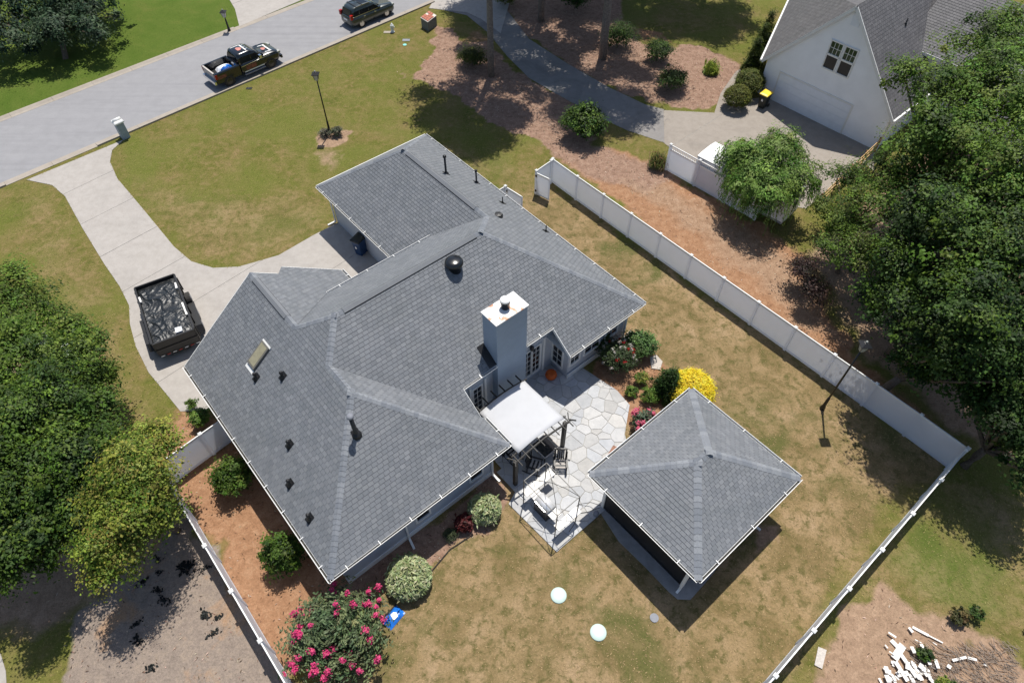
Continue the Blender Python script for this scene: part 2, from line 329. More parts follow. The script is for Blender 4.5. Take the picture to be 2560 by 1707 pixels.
paint(WB, 0, U((-.6, .6), (.95, 1.4), (1.25, 3.6), (1.0, 5.2), (1.2, 7.6), (-.6, 8.6)), .25)
paint(WB, 1, D((148, 1425), (250, 1330), (330, 1230), (410, 1165), (690, 1568), (760, 1700), (180, 1700), (165, 1560)), .5)
paint(WB, 2, D((1850, 1640), (1850, 1560), (1985, 1390), (2040, 1335), (2110, 1410), (2210, 1435), (2280, 1500), (2400, 1590), (2400, 1700)), .9)
paint(WB, 2, D((1860, 590), (2000, 440), (2352, 200), (2500, 300), (2500, 1120), (2260, 1030), (2000, 820)), 1.6, .9)
paint(WB, 2, D((-100, 640), (120, 720), (220, 900), (330, 1090), (390, 1180), (250, 1340), (130, 1430), (-100, 1480)), 1.6, .8)
paint(WB, 2, [dp(763, 315) + Vector((math.cos(a) * 1.05, math.sin(a) * .95, 0)) for a in np.arange(0, 6.28, .5)], .5)
paint(WB, 2, D((730, 345), (800, 330), (790, 380), (740, 400)), 1.6, .6)
paint(WB, 2, U((9.0, 15.2), (9.5, 14.2), (9.9, 15.2), (9.5, 16)), .6)
ny, nx = GX.shape; V = np.stack([GX.ravel(), GY.ravel(), np.zeros(GX.size)], 1)
i = np.arange((ny - 1) * nx).reshape(ny - 1, nx)[:, :-1].ravel(); F = np.stack([i, i + 1, i + nx + 1, i + nx], 1)
me = bpy.data.meshes.new('ground'); me.vertices.add(len(V)); me.vertices.foreach_set('co', V.astype(np.float32).ravel())
me.loops.add(F.size); me.loops.foreach_set('vertex_index', F.astype(np.int32).ravel()); me.polygons.add(len(F))
me.polygons.foreach_set('loop_start', np.arange(0, F.size, 4, dtype=np.int32)); me.polygons.foreach_set('loop_total', np.full(len(F), 4, dtype=np.int32)); me.update(calc_edges=True)
for nm, Wt in (('wa', WA), ('wb', WB)):
    a = me.color_attributes.new(nm, 'FLOAT_COLOR', 'POINT'); a.data.foreach_set('color', Wt.reshape(-1, 4).ravel())
me.materials.append(MATS['ground_cover']); gr = link('ground', me); gr['kind'] = 'structure'

def along(t, s, z=0): p = RN0 + RD * t + RNrm * s; return (p.x, p.y, z)
struct('road', MB().quad(along(-150, -.05, .012), along(260, -.05, .012), along(260, RW + .05, .012), along(-150, RW + .05, .012)), 'asphalt')
def curb(name, s0, s1, gaps, hi):        # concrete gutter pan and rolled kerb, one piece every 3 m; low across driveways
    t = -24.0; k = struct(name, MB().quad(along(-150, s0, .018), along(-24, s0, .018), along(-24, s1, .018), along(-150, s1, .018)), 'curb_concrete')
    while t < 52:
        low = any(a < t + 1.5 < b for a, b in gaps); h = .03 if low else .11; t1 = t + 3.03
        p = [along(t, s0, .018), along(t + 3, s0, .018), along(t + 3, s1, .018), along(t, s1, .018)]
        m = s0 + (s1 - s0) * .45; mb = MB()
        mb.rings([[along(x, s0, .0), along(x, s0, .02), along(x, m, .026), along(x, s0 + (s1 - s0) * .75, h * .8), along(x, s1, h), along(x, s1, -.1)] for x in (t, t + 3.018)])
        struct('curb_stone', mb, 'curb_concrete', parent=k); t = t1
def roadt(q): return (q - RN0).dot(RD)
gapn = [(roadt(dp(60, 411)) - 1, roadt(dp(285, 320)) - .5), (roadt(dp(975, 15)), roadt(dp(1120, -40)))]
gapf = [(roadt(dp(560, 55)) - .5, roadt(dp(700, -10)) + 1)]
curb('curb', 0, -.55, gapn, 1); curb('curb', RW, RW + .55, gapf, 1)

def sh_clip(P, nx, ny, c):               # keep nx*x+ny*y<=c
    out = []
    for i in range(len(P)):
        a, b = P[i], P[(i + 1) % len(P)]; da = nx * a[0] + ny * a[1] - c; db = nx * b[0] + ny * b[1] - c
        if da <= 0: out.append((a[0], a[1]))
        if (da < 0 < db) or (db < 0 < da): t = da / (da - db); out.append((a[0] + (b[0] - a[0]) * t, a[1] + (b[1] - a[1]) * t))
    return out
def parea(P): return .5 * sum(P[i][0] * P[(i + 1) % len(P)][1] - P[(i + 1) % len(P)][0] * P[i][1] for i in range(len(P)))
def slabs(name, P, d, step, mat, phase=0, z=.03, gap=.012, splits=()):   # concrete cast in bays with open joints
    P = [(p[0], p[1]) for p in P]
    if parea(P) < 0: P = P[::-1]
    k = struct(name, MB().poly(P, .014), 'joint_fill'); ts = [p[0] * d[0] + p[1] * d[1] for p in P]; t = min(ts) - phase
    while t < max(ts):
        Q = sh_clip(sh_clip(P, d[0], d[1], t + step - gap), -d[0], -d[1], -t - gap); qs = [Q]
        for nx_, ny_, c in splits:
            qs = [r for q in qs if len(q) > 2 for r in (sh_clip(q, nx_, ny_, c - gap), sh_clip(q, -nx_, -ny_, -c - gap))]
        for q in qs:
            if len(q) > 2 and abs(parea(q)) > .15: struct('slab', MB().prism(q, -.05, z + random.uniform(-.003, .003)), mat, parent=k)
        t += step
    return k
drive = D((62, 414), (120, 426), (150, 452), (190, 525), (240, 607), (275, 658), (297, 702), (299, 745), (312, 795), (342, 856), (393, 918), (415, 945)) + \
    U((-12.4, -.4), (-12.4, 8.4), (-10.8, 8.4), (-10.8, 11.9), (-19.9, 11.9)) + D((770, 515), (720, 541), (640, 587), (550, 613), (490, 616), (440, 601), (400, 567), (330, 482), (270, 411), (253, 372), (258, 346), (284, 322))
dd = (dp(420, 640) - dp(170, 400)).normalized()
slabs('driveway', drive, (dd.x, dd.y), 3.6, 'driveway_concrete', .4)
nd = D((990, 18), (1120, -50), (1190, -60), (1165, 25), (1215, 90), (1300, 145), (1400, 202), (1480, 240), (1525, 252), (1530, 330), (1440, 300), (1380, 272), (1280, 218), (1215, 180), (1165, 130), (1120, 75), (1072, 36))
apron = D((985, 20), (1010, -20), (1190, -60), (1165, 25), (1150, 78), (1105, 45), (1072, 30))
slabs('driveway', apron, (RNrm.x, RNrm.y), 4.0, 'driveway_concrete', 2.0, .034)
struct('path', MB().poly(nd, .016), 'path_asphalt')
padp = D((1524, 254), (1600, 258), (1640, 260), (1690, 230), (1750, 225)) + [px(1893, 232), px(2185, 376), px(2185, 430)] + D((1990, 380), (1900, 440), (1850, 480), (1740, 460), (1690, 425), (1545, 345), (1526, 330))
pd = (px(2185, 376) - px(1930, 250)).normalized()
slabs('parking_pad', padp, (pd.x, pd.y), 4.2, 'pad_concrete', 1.0, .026)
struct('path', MB().poly(D((1640, 262), (1655, 215), (1690, 165), (1715, 150), (1722, 160), (1700, 190), (1672, 262)), .02), 'pad_concrete')
slabs('driveway', D((515, -20), (540, 22), (550, 62), (620, 32), (720, -10), (720, -40)), (RNrm.x, RNrm.y), 4.0, 'driveway_concrete', 0, .034)
slabs('driveway', D((-60, 1480), (2, 1500), (14, 1540), (20, 1640), (-60, 1640)), (0, 1), 3, 'driveway_concrete')

# flagstone patio: irregular stones, each its own piece
PAT = [(-3.5, 8.75), (-3.5, 14.5), (-2.2, 14.6), (-2.1, 15.6), (-1.2, 15.75), (0, 15.95), (1.0, 15.8), (2.0, 14.4), (2.7, 13.9), (3.3, 13.6), (4.1, 13.2), (4.1, 8.0), (1.1, 7.85), (.85, 8.45), (-.45, 8.45), (-.45, 8.75)]
patio = link('patio', None, None, h2w(0, 0, 0), (0, 0, HA)); patio['kind'] = 'structure'
pb = MB().poly(PAT, .036).mesh('joint_bed', 'joint_fill'); link('joint_bed', pb, patio)
seeds = []; rr = random.Random(5)
for tries in range(6000):
    q = (rr.uniform(-3.6, 4.2), rr.uniform(7.8, 16.1)); md = rr.choice([.42, .55, .75, .95, 1.15])
    if all(math.hypot(q[0] - s[0], q[1] - s[1]) > md for s in seeds): seeds.append(q)
rad = [rr.uniform(0, .42) for _ in seeds]
for k, s in enumerate(seeds):
    P = PAT
    if parea(P) < 0: P = P[::-1]
    for j, t in enumerate(seeds):
        if j == k: continue
        nx_, ny_ = t[0] - s[0], t[1] - s[1]; L = math.hypot(nx_, ny_)
        if L < 3.2: P = sh_clip(P, nx_ / L, ny_ / L, (nx_ * (s[0] + t[0]) + ny_ * (s[1] + t[1])) / 2 / L + (rad[k] ** 2 - rad[j] ** 2) / (2 * L) - .006)
        if len(P) < 3: break
    if len(P) < 3 or abs(parea(P)) < .02: continue
    h = .052 + rr.uniform(-.006, .008); cx = sum(p[0] for p in P) / len(P); cy = sum(p[1] for p in P) / len(P)
    P = [(p[0] - cx, p[1] - cy) for p in P]; Q = []
    for a_0, b_0 in zip(P, P[1:] + P[:1]):
        L = math.dist(a_0, b_0); Q.append((a_0[0] * .99, a_0[1] * .99)); m = max(1, int(L / .16))
        for i_ in range(1, m): f = i_ / m; sh = 1 - rr.uniform(0, .018) / max(.15, math.hypot(*a_0)); Q.append(((a_0[0] + (b_0[0] - a_0[0]) * f) * sh, (a_0[1] + (b_0[1] - a_0[1]) * f) * sh))
    P = Q; top = [(x * .985, y * .985) for x, y in P]
    me = MB().prism(P, -.03, h, top).mesh('flagstone', 'flagstone'); b = rr.uniform(.41, .52)
    tn_ = rr.uniform(-.04, .05); facecol(me, (b * (1 - tn_ * .6), b, b * (1 + tn_))); link('flagstone', me, patio, (cx, cy, 0))

# ------------------------------------------------ roofs: shingles laid piece by piece
EXPO = .145; TABW = .25
TINT = [(.160, .170, .185), (.172, .181, .195), (.149, .159, .174), (.184, .193, .206), (.165, .175, .190)]
def shingle_plane(zf, axis, up, pieces, tints, keep=None, rs=None):
    """zf(x,y)->z; axis 0: courses run along y, 1: along x; up=+-1: direction of rise; returns faces and whole shingles"""
    rs = rs or random.Random(3); quads = []; whole = []
    a = 1 - axis
    for P in pieces:
        P = [(p[0], p[1]) for p in P]
        if parea(P) < 0: P = P[::-1]
        hs = []
        for i in range(len(P)):
            q, r = P[i], P[(i + 1) % len(P)]; ex, ey = r[0] - q[0], r[1] - q[1]; L = math.hypot(ex, ey)
            if L > 1e-6: hs.append((ey / L, -ex / L, (ey * q[0] - ex * q[1]) / L))
        bs = [p[axis] * up for p in P]; as_ = [p[a] for p in P]
        r0 = math.floor(min(bs) / EXPO)
        for r in range(r0, math.ceil(max(bs) / EXPO) + 1):
            b0, b1 = r * EXPO, (r + 1) * EXPO + .012
            if b1 < min(bs) or b0 > max(bs): continue
            x = math.floor(min(as_) / TABW) * TABW + ((r * .37) % 1) * TABW - TABW
            while x < max(as_):
                x0, x1 = x, x + TABW - .012; x += TABW
                c = [(x0, b0), (x1, b0), (x1, b1), (x0, b1)]
                pts = [(q[1] * up, q[0]) if axis == 0 else (q[0], q[1] * up) for q in c]
                if parea(pts) < 0: pts = pts[::-1]
                cl = pts; cut = False
                for (hx, hy, hc) in hs:
                    if all(hx * p[0] + hy * p[1] <= hc + 1e-9 for p in cl): continue
                    cut = True; cl = sh_clip(cl, hx, hy, hc)
                    if len(cl) < 3: break
                if len(cl) < 3 or abs(parea(cl)) < 1e-4: continue
                col_ = rs.choice(tints); kk = rs.uniform(.93, 1.07); col_ = tuple(v * kk for v in col_)
                lift = lambda p: .006 + .019 * max(0, min(1, 1 - (p[axis] * up - b0) / EXPO))
                quads.append(([(p[0], p[1], zf(*p) + lift(p)) for p in cl], col_))
                lo = [p for p in cl if abs(p[axis] * up - b0) < 1e-6]
                if len(lo) == 2:
                    p, q = lo
                    quads.append(([(p[0], p[1], zf(*p) + .025), (p[0], p[1], zf(*p) - .002), (q[0], q[1], zf(*q) - .002), (q[0], q[1], zf(*q) + .025)], tuple(v * .72 for v in col_)))  # front lip tinted darker: shading at each course edge put into colour
                if not cut: whole.append((len(quads) - 1, (x0 + x1) / 2, b0, axis, up))
    return quads, whole
def lay_roof(th, planes, camuv, n_ind=300, tints=TINT):
    allq = []; cand = []
    for zf, axis, up, pieces in planes:
        q, wl = shingle_plane(zf, axis, up, pieces, tints); base = len(allq); allq += q
        for idx, xc, b0, ax, u in wl:
            x, y = (b0 * u, xc) if ax == 0 else (xc, b0 * u); z = zf(x, y)
            cand.append((math.dist((x, y, z), camuv), base + idx, x, y, z, zf, ax, u))
    cand.sort(key=lambda t: t[0]); drop = set(); cache = {}; rs = random.Random(8)
    for d, idx, x, y, z, zf, ax, u in cand[:n_ind]:
        drop.add(idx); drop.add(idx - 1); key = (ax, u, rs.randrange(5), round(zf(1, 0) - zf(0, 0), 3), round(zf(0, 1) - zf(0, 0), 3))
        if key not in cache:
            h = (TABW - .012) / 2; e = EXPO + .012; g = lambda a, b, dz: ((b * u, a, zf(b * u, a) - zf(0, 0) + dz) if ax == 0 else (a, b * u, zf(a, b * u) - zf(0, 0) + dz))
            mb = MB().hexa([g(-h, 0, -.004), g(h, 0, -.004), g(h, e, -.004), g(-h, e, -.004), g(-h, 0, .025), g(h, 0, .025), g(h, e, .005), g(-h, e, .005)])
            cache[key] = mb.mesh('shingle', 'shingle'); facecol(cache[key], tints[key[2]])
        th.piece('shingle', cache[key], (x, y, z))
    V = []; F4 = []; C = []
    Q = [q for i, q in enumerate(allq) if i not in drop]
    mb = MB(); cols = []
    for pts, c in Q: mb.quad(*pts); cols.append(c)
    me = mb.mesh('shingles', 'shingle', th.off); at = me.color_attributes.new('col', 'FLOAT_COLOR', 'CORNER')
    arr = np.ones((len(me.loops), 4), np.float32); k = 0
    for (pts, c) in Q: arr[k:k + len(pts), :3] = c; k += len(pts)
    at.data.foreach_set('color', arr.ravel()); o = link('shingles', me, th.o); o['kind'] = 'stuff'
def ridge_caps(th, P, Q, z1, z2, wid=.14, step=.2, skip=None):
    P, Q = Vector(P), Vector(Q); d = Q - P; L = d.length; t = d / L; pl = Vector((t.x, t.y, 0)).normalized(); n = Vector((-pl.y, pl.x, 0)); cache = []
    def loc(p, s, e, lift):
        q = p + t * e; r = q + n * s; zz = min(z1(r.x, r.y), z2(r.x, r.y)) if s else q.z; return Vector((r.x, r.y, zz + lift)) - p
    for k in range(3):
        mb = MB(); p = P; a0, a1 = .034, .016; ln = step + .03
        A = [loc(p, wid, 0, a0), loc(p, 0, 0, a0 + .004), loc(p, -wid, 0, a0)]; B = [loc(p, wid, ln, a1), loc(p, 0, ln, a1 + .004), loc(p, -wid, ln, a1)]
        A0 = [loc(p, wid, 0, 0), loc(p, 0, 0, 0), loc(p, -wid, 0, 0)]
        mb.quad(A[0], A[1], B[1], B[0]); mb.quad(A[1], A[2], B[2], B[1]); mb.quad(A0[0], A0[1], A[1], A[0]); mb.quad(A0[1], A0[2], A[2], A[1])
        me = mb.mesh('ridge_cap', 'shingle'); facecol(me, [(.205, .218, .24), (.235, .248, .268), (.178, .192, .216)][k]); cache.append(me)
    e = 0
    while e < L - .05:
        if not (skip and skip[0] < e < skip[1]): q = P + t * e; th.piece('ridge_cap', random.choice(cache), q)
        e += step
def gutter(th, a, b, z, out, every=1.35, mat='white_metal'):   # open trough with hanger straps; out = outward unit vector
    a, b = Vector((*a, z)), Vector((*b, z)); o = Vector((*out, 0)); t = (b - a).normalized(); mb = MB()
    prof = [(.0, -.02), (.0, -.12), (.085, -.12), (.12, -.03), (.12, .0), (.102, .0), (.102, -.03), (.076, -.105), (.012, -.105), (.012, -.02)]
    mb.rings([[p + o * (x + .004) + Vector((0, 0, zz)) for x, zz in prof] for p in (a, b)])
    g = th.part('gutter', mb, mat)
    th.part('silt_shade', MB().quad(*[p + o * x + Vector((0, 0, -.085)) for p, x in ((a + t * .02, .018), (a + t * .02, .088), (b - t * .02, .088), (b - t * .02, .018))]), 'gutter_silt_shade', g)  # dark strip stands for dirt and for shade inside the trough
    L = (b - a).length; n = max(1, int(L / every)); hm = None
    for k in range(n):
        q = a + t * (L * (k + .5) / n); m = MB().bar(q - o * .06 + Vector((0, 0, .045)), q + o * .128 + Vector((0, 0, .008)), .034, .012)
        th.part('hanger', m, mat, g)
def sash(th, name, c, wd, ht, axis, out, rows=3, cols_=2, mat='glass_dark', frame='white_trim', arch=False):
    """window or glazed door leaf; c centre on the wall plane in frame coords; axis 'u': wall runs along y, 'v': wall runs along x"""
    def P(a, z, d): return (c[0] + d * out, c[1] + a, c[2] + z) if axis == 'u' else (c[0] + a, c[1] + d * out, c[2] + z)
    def bx(mb, a0, a1, z0, z1, d0, d1): mb.hexa([P(a0, z0, d0), P(a1, z0, d0), P(a1, z0, d1), P(a0, z0, d1), P(a0, z1, d0), P(a1, z1, d0), P(a1, z1, d1), P(a0, z1, d1)])
    f = MB(); w2, h2 = wd / 2, ht / 2; e = .085
    bx(f, -w2 - e, -w2, -h2 - e, h2 + e, -.02, .06); bx(f, w2, w2 + e, -h2 - e, h2 + e, -.02, .06); bx(f, -w2, w2, h2, h2 + e, -.02, .058); bx(f, -w2, w2, -h2 - e, -h2, -.02, .075)
    o = th.part(name, f, frame)
    for i in range(rows):
        for j in range(cols_):
            a0 = -w2 + wd * j / cols_; z0 = -h2 + ht * i / rows; m = MB(); bx(m, a0 + .012, a0 + wd / cols_ - .012, z0 + .012, z0 + ht / rows - .012, 0, .012); th.part('pane', m, mat, o)
    m = MB()
    for j in range(1, cols_): bx(m, -w2 + wd * j / cols_ - .013, -w2 + wd * j / cols_ + .013, -h2, h2, 0, .03)
    for i in range(1, rows): bx(m, -w2, w2, -h2 + ht * i / rows - .013, -h2 + ht * i / rows + .013, 0, .028)
    if m.v: th.part('muntin', m, frame, o)
    return o
def downspout(th, top, base, kick, mat='white_metal'):
    t, b, k = Vector(top), Vector(base), Vector(kick); mb = MB().bar(t, Vector((b.x, b.y, t.z - .35)), .075, .1, (0, 1, 0)) if (t - b).xy.length > .05 else MB()
    mb.bar(Vector((b.x, b.y, t.z - .3)), b + Vector((0, 0, .12)), .075, .1); mb.bar(b + Vector((0, 0, .14)), b + k + Vector((0, 0, .05)), .1, .075)
    return th.part('downspout', mb, mat)

# ------------------------------------------------ the house
K = .74; ZE = 2.75; CAMUV = (*w2h(Vector((0, 0, 0))), H)
house = Thing('house', 'sprawling white house with grey shingle hip roof in the middle of the picture', 'house', 'H', (-8, 9, 0))
fSW = lambda u, v: ZE + K * v
fSE = lambda u, v: ZE - K * u
fWN = lambda u, v: ZE + K * (8.85 - v)
fMS = lambda u, v: 7 - K * (u + 7.49)
fMN = lambda u, v: 7 + K * (u + 7.49)
fNE = lambda u, v: ZE + K * (19.22 - v)
fGN = lambda u, v: ZE + K * (u + 20.5)
fGS = lambda u, v: ZE + K * (v - 11.38)
planes = [(fSW, 1, 1, [[(0, 0), (-13, 0), (-13, 4.42), (-4.42, 4.42)], [(-8.83, 4.42), (-7.49, 5.74), (-6.15, 4.42)]]),
    (fSE, 0, -1, [[(0, 0), (-4.42, 4.42), (0, 8.85)]]),
    (fWN, 1, -1, [[(-6.15, 4.42), (-4.42, 4.42), (0, 8.85), (-1.75, 8.85)]]),
    (fMS, 0, -1, [[(-6.15, 4.42), (-7.49, 5.74), (-7.49, 8.75), (-1.85, 8.75)], [(-7.49, 8.75), (-7.49, 13.48), (-6.87, 14.1), (-3.05, 14.1), (-3.05, 8.75)], [(-6.87, 14.1), (-1.75, 19.22), (-1.75, 14.1)]]),
    (fNE, 1, -1, [[(-20.5, 19.22), (-1.75, 19.22), (-5.67, 15.3), (-16.58, 15.3)], [(-9.31, 15.3), (-5.67, 15.3), (-7.49, 13.48)]]),
    (fGN, 0, 1, [[(-20.5, 19.22), (-20.5, 11.38), (-16.58, 15.3)]]),
    (fGS, 1, 1, [[(-20.5, 11.38), (-16.58, 15.3), (-11.4, 15.3), (-11.4, 11.38)], [(-11.4, 15.3), (-9.31, 15.3), (-11.4, 13.21)]]),
    (fMN, 0, 1, [[(-11.4, 6.99), (-11.4, 13.21), (-9.31, 15.3), (-7.49, 13.48), (-7.49, 5.74), (-8.83, 4.42)]]),
    (fWN, 1, -1, [[(-13, 4.42), (-8.83, 4.42), (-10.0, 5.59), (-13, 5.59)], [(-13.0, 5.59), (-10.0, 5.59), (-11.4, 6.99), (-13.65, 6.99), (-13.65, 6.0)], [(-13.65, 6.99), (-11.4, 6.99), (-11.4, 8.85), (-13.65, 8.85)]])]
deck = MB()
for zf, ax, up, pcs in planes:
    for P in pcs:
        P = P if parea(P) > 0 else P[::-1]
        deck.quad(*[(p[0], p[1], zf(*p) - .003) for p in P])
roof = house.part('roof', deck, 'shingle_deck')
soff = MB()
for P in ([(0, 0), (-13, 0), (-13, 8.85), (0, 8.85)], [(-20.5, 11.38), (-20.5, 19.22), (-11.4, 19.22), (-11.4, 11.38)], [(-11.4, 14.1), (-11.4, 19.22), (-1.75, 19.22), (-1.75, 14.1)]): soff.poly(P, ZE - .16)
soff.poly([(-11.35, 8.75), (-11.35, 14.1), (-3.1, 14.1), (-3.1, 8.75)], 3.55)
house.part('soffit', soff, 'white_trim')
lay_roof(house, planes, CAMUV, 300)
pt = lambda f, u, v: (u, v, f(u, v))
for A, B, f1, f2 in [((0, 0), (-4.42, 4.42), fSW, fSE), ((0, 8.85), (-4.42, 4.42), fSE, fWN), ((-6.15, 4.42), (-7.49, 5.74), fMS, fSW), ((-8.83, 4.42), (-7.49, 5.74), fSW, fMN),
        ((-1.75, 19.22), (-7.49, 13.48), fMS, fNE), ((-9.31, 15.3), (-7.49, 13.48), fNE, fMN), ((-20.5, 19.22), (-16.58, 15.3), fNE, fGN), ((-20.5, 11.38), (-16.58, 15.3), fGN, fGS)]:
    z_ = lambda q: max(f1(*q), f2(*q)) if False else f1(*q)
    pl = Vector((B[0] - A[0], B[1] - A[1])).normalized(); n_ = (-pl.y * .1 + A[0], pl.x * .1 + A[1])
    g1, g2 = (f1, f2) if f1(*n_) < f2(*n_) else (f2, f1)
    ridge_caps(house, pt(f1, *A), pt(f1, *B), g1, g2)
for A, B, f1, f2, sk in [((-4.42, 4.42), (-6.15, 4.42), fSW, fWN, None), ((-13, 4.42), (-8.83, 4.42), fWN, fSW, (.45, 3.2)), ((-7.49, 5.74), (-7.49, 13.48), fMN, fMS, (.4, 7.2)), ((-16.58, 15.3), (-9.31, 15.3), fNE, fGS, (.4, 6.2))]:
    ridge_caps(house, pt(f1, *A), pt(f1, *B), f1, f2, skip=sk)
    if sk:
        a, b = Vector(pt(f1, *A)), Vector(pt(f1, *B)); t = (b - a).normalized(); p, q = a + t * sk[0], a + t * (sk[1] + .2); n = Vector((-t.y, t.x, 0)); mb = MB()
        for s in (-1, 1): mb.bar(p + n * s * .15 + Vector((0, 0, -.075)), q + n * s * .15 + Vector((0, 0, -.075)), .03, .045)
        vt = house.part('ridge_vent', mb, 'ridge_vent')
        mb = MB(); mb.rings([[e + n * .15 + Vector((0, 0, -.05)), e + Vector((0, 0, .055)), e - n * .15 + Vector((0, 0, -.05)), e + Vector((0, 0, .0))] for e in (p, q)]); me = mb.mesh('vent_cover', 'shingle', house.off); facecol(me, TINT[1]); link('vent_cover', me, vt)
# walls
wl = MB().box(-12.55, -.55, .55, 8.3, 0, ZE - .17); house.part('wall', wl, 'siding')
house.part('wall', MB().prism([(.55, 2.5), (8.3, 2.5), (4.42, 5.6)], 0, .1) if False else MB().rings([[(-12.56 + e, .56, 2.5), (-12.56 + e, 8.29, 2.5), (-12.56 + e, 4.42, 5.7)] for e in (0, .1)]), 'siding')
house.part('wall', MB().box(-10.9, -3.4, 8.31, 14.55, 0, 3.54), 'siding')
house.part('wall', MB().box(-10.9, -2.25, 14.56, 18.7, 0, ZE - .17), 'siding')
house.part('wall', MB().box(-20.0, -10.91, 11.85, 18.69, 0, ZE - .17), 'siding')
house.part('plinth', MB().box(-2.2, -2.14, 14.5, 18.6, .0, .35), 'white_trim'); house.part('plinth', MB().box(-.55, -.5, .56, 8.2, .0, .3), 'white_trim')
fas = MB()   # fascia boards
for (a, b, z) in [((0, 0), (-13, 0), ZE), ((0, 0), (0, 8.85), ZE), ((0, 8.85), (-1.75, 8.85), ZE), ((-1.75, 14.1), (-1.75, 19.22), ZE), ((-1.75, 19.22), (-20.5, 19.22), ZE), ((-20.5, 19.22), (-20.5, 11.38), ZE), ((-20.5, 11.38), (-11.4, 11.38), ZE),
        ((-3.05, 8.75), (-3.05, 14.1), 3.71), ((-11.4, 6.95), (-11.4, 13.3), 4.1), ((-13.65, 8.85), (-11.4, 8.85), ZE)]:
    fas.bar((*a, z - .09), (*b, z - .09), .03, .17)
fas.bar((-13.02, 0, ZE - .08), (-13.02, 4.42, ZE + K * 4.42 - .08), .03, .16).bar((-13.02, 5.5, fWN(0, 5.5) - .08), (-13.02, 4.42, ZE + K * 4.42 - .08), .03, .16)
fas.bar((-13.66, 6, fWN(0, 6) - .08), (-13.66, 8.85, ZE - .08), .03, .16).bar((-1.75, 14.09, ZE - .09), (-3.05, 14.09, 3.71 - .09), .03, .17).bar((-1.8, 8.76, ZE - .09), (-3.05, 8.76, 3.71 - .09), .03, .17)
house.part('fascia', fas, 'white_trim')
house.part('edge_trim', MB().bar((-20.5, 19.24, ZE + .012), (-20.5, 11.36, ZE + .012), .07, .03), 'white_metal')
for a, b, z, o in [((-13, 0), (0.1, 0), ZE, (0, -1)), ((0, -.02), (0, 8.87), ZE, (1, 0)), ((0.02, 8.85), (-1.7, 8.85), ZE, (0, 1)), ((-3.05, 8.8), (-3.05, 10.66), 3.71, (1, 0)), ((-3.05, 12.47), (-3.05, 14.1), 3.71, (1, 0)),
        ((-1.75, 14.08), (-1.75, 19.25), ZE, (1, 0)), ((-1.7, 19.22), (-20.5, 19.22), ZE, (0, 1)), ((-20.45, 11.38), (-11.55, 11.38), ZE, (0, -1)), ((-11.4, 6.95), (-11.4, 13.25), 4.1, (-1, 0)), ((-13.65, 8.85), (-12.5, 8.85), ZE, (0, 1))]:
    gutter(house, a, b, z + .02, o)
# chimney
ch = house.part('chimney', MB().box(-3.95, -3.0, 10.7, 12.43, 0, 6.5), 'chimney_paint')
cap = house.part('chimney_cap', MB().box(-4.0, -2.95, 10.65, 12.48, 6.5, 6.56), 'rust_stained_cap', ch)
house.part('flue', MB().lathe([(.19, 0), (.19, .34), (.22, .34), (.22, .40)], 16, (-3.52, 11.62, 6.56)), 'black_gloss', ch, True)
house.part('flue_hood', MB().lathe([(.2, .0), (.23, .02), (.23, .07), (.18, .11), (.02, .12)], 16, (-3.52, 11.62, 6.97)), 'white_metal', ch, True)
house.part('flashing_or_shade', MB().quad((-3.97, 10.3, fMS(-3.97, 10.3) + .03), (-3.07, 10.3, fMS(-3.07, 10.3) + .03), (-3.07, 10.7, fMS(-3.07, 10.7) + .03), (-3.97, 10.7, fMS(-3.97, 10.7) + .03)), 'black_metal')  # black sheet on the roof, painted stand-in for the chimney's shadow
# doors and windows
for v in (12.85, 13.42, 9.75): o = sash(house, 'glazed_door', (-3.4, v, 1.45), .46, 1.95, 'u', 1, 5, 2)
house.part('door_frame', MB().box(-3.4, -3.32, 13.85, 13.97, .1, 2.75).box(-3.4, -3.32, 10.15, 10.27, .1, 2.75).box(-3.4, -3.32, 9.28, 9.40, .1, 2.75), 'white_trim')
house.part('wall_lamp', MB().lathe([(.02, 0), (.1, .05), (.09, .3), (.02, .36)], 8, (-3.28, 13.05, 2.55)), 'black_metal', None, True)
sash(house, 'window', (-2.98, 14.56, 1.35), .66, 1.7, 'v', -1, 4, 2)
for v, wd in ((15.0, .6), (16.2, 1.0), (17.6, .8)): sash(house, 'window', (-2.25, v, 1.55), wd, 1.1, 'u', 1, 3, 2)
for v in (4.45, 7.35): sash(house, 'window', (-.55, v, 1.3), .62, .95, 'u', 1, 1, 1)
sash(house, 'window', (-8.0, .55, 1.4), .9, 1.2, 'v', -1, 2, 2); sash(house, 'window', (-2.6, .55, 1.4), .9, 1.2, 'v', -1, 2, 2)
sash(house, 'window', (-15.5, 18.69, 1.4), .9, 1.2, 'v', 1, 2, 2); sash(house, 'window', (-6.5, 18.7, 1.4), .9, 1.2, 'v', 1, 2, 2)
house.part('garage_door', MB().box(-12.62, -12.56, 1.2, 7.4, .03, 2.2), 'garage_door')
downspout(house, (0.06, 3.55, ZE - .1), (-.45, 3.55, 0), (.5, -.1, 0)); downspout(house, (0.06, 8.2, ZE - .1), (-.45, 8.2, 0), (.45, .05, 0))
downspout(house, (-1.7, 18.6, ZE - .1), (-2.15, 18.6, 0), (.4, .3, 0)); downspout(house, (-20.1, 11.3, ZE - .1), (-20.0, 11.75, 0), (-.1, -.5, 0)); downspout(house, (-2.9, -.06, ZE - .1), (-2.9, .45, 0), (0, -.5, 0))
house.part('utility_box', MB().box(-4.2, -3.5, .12, .54, .9, 1.9), 'siding')
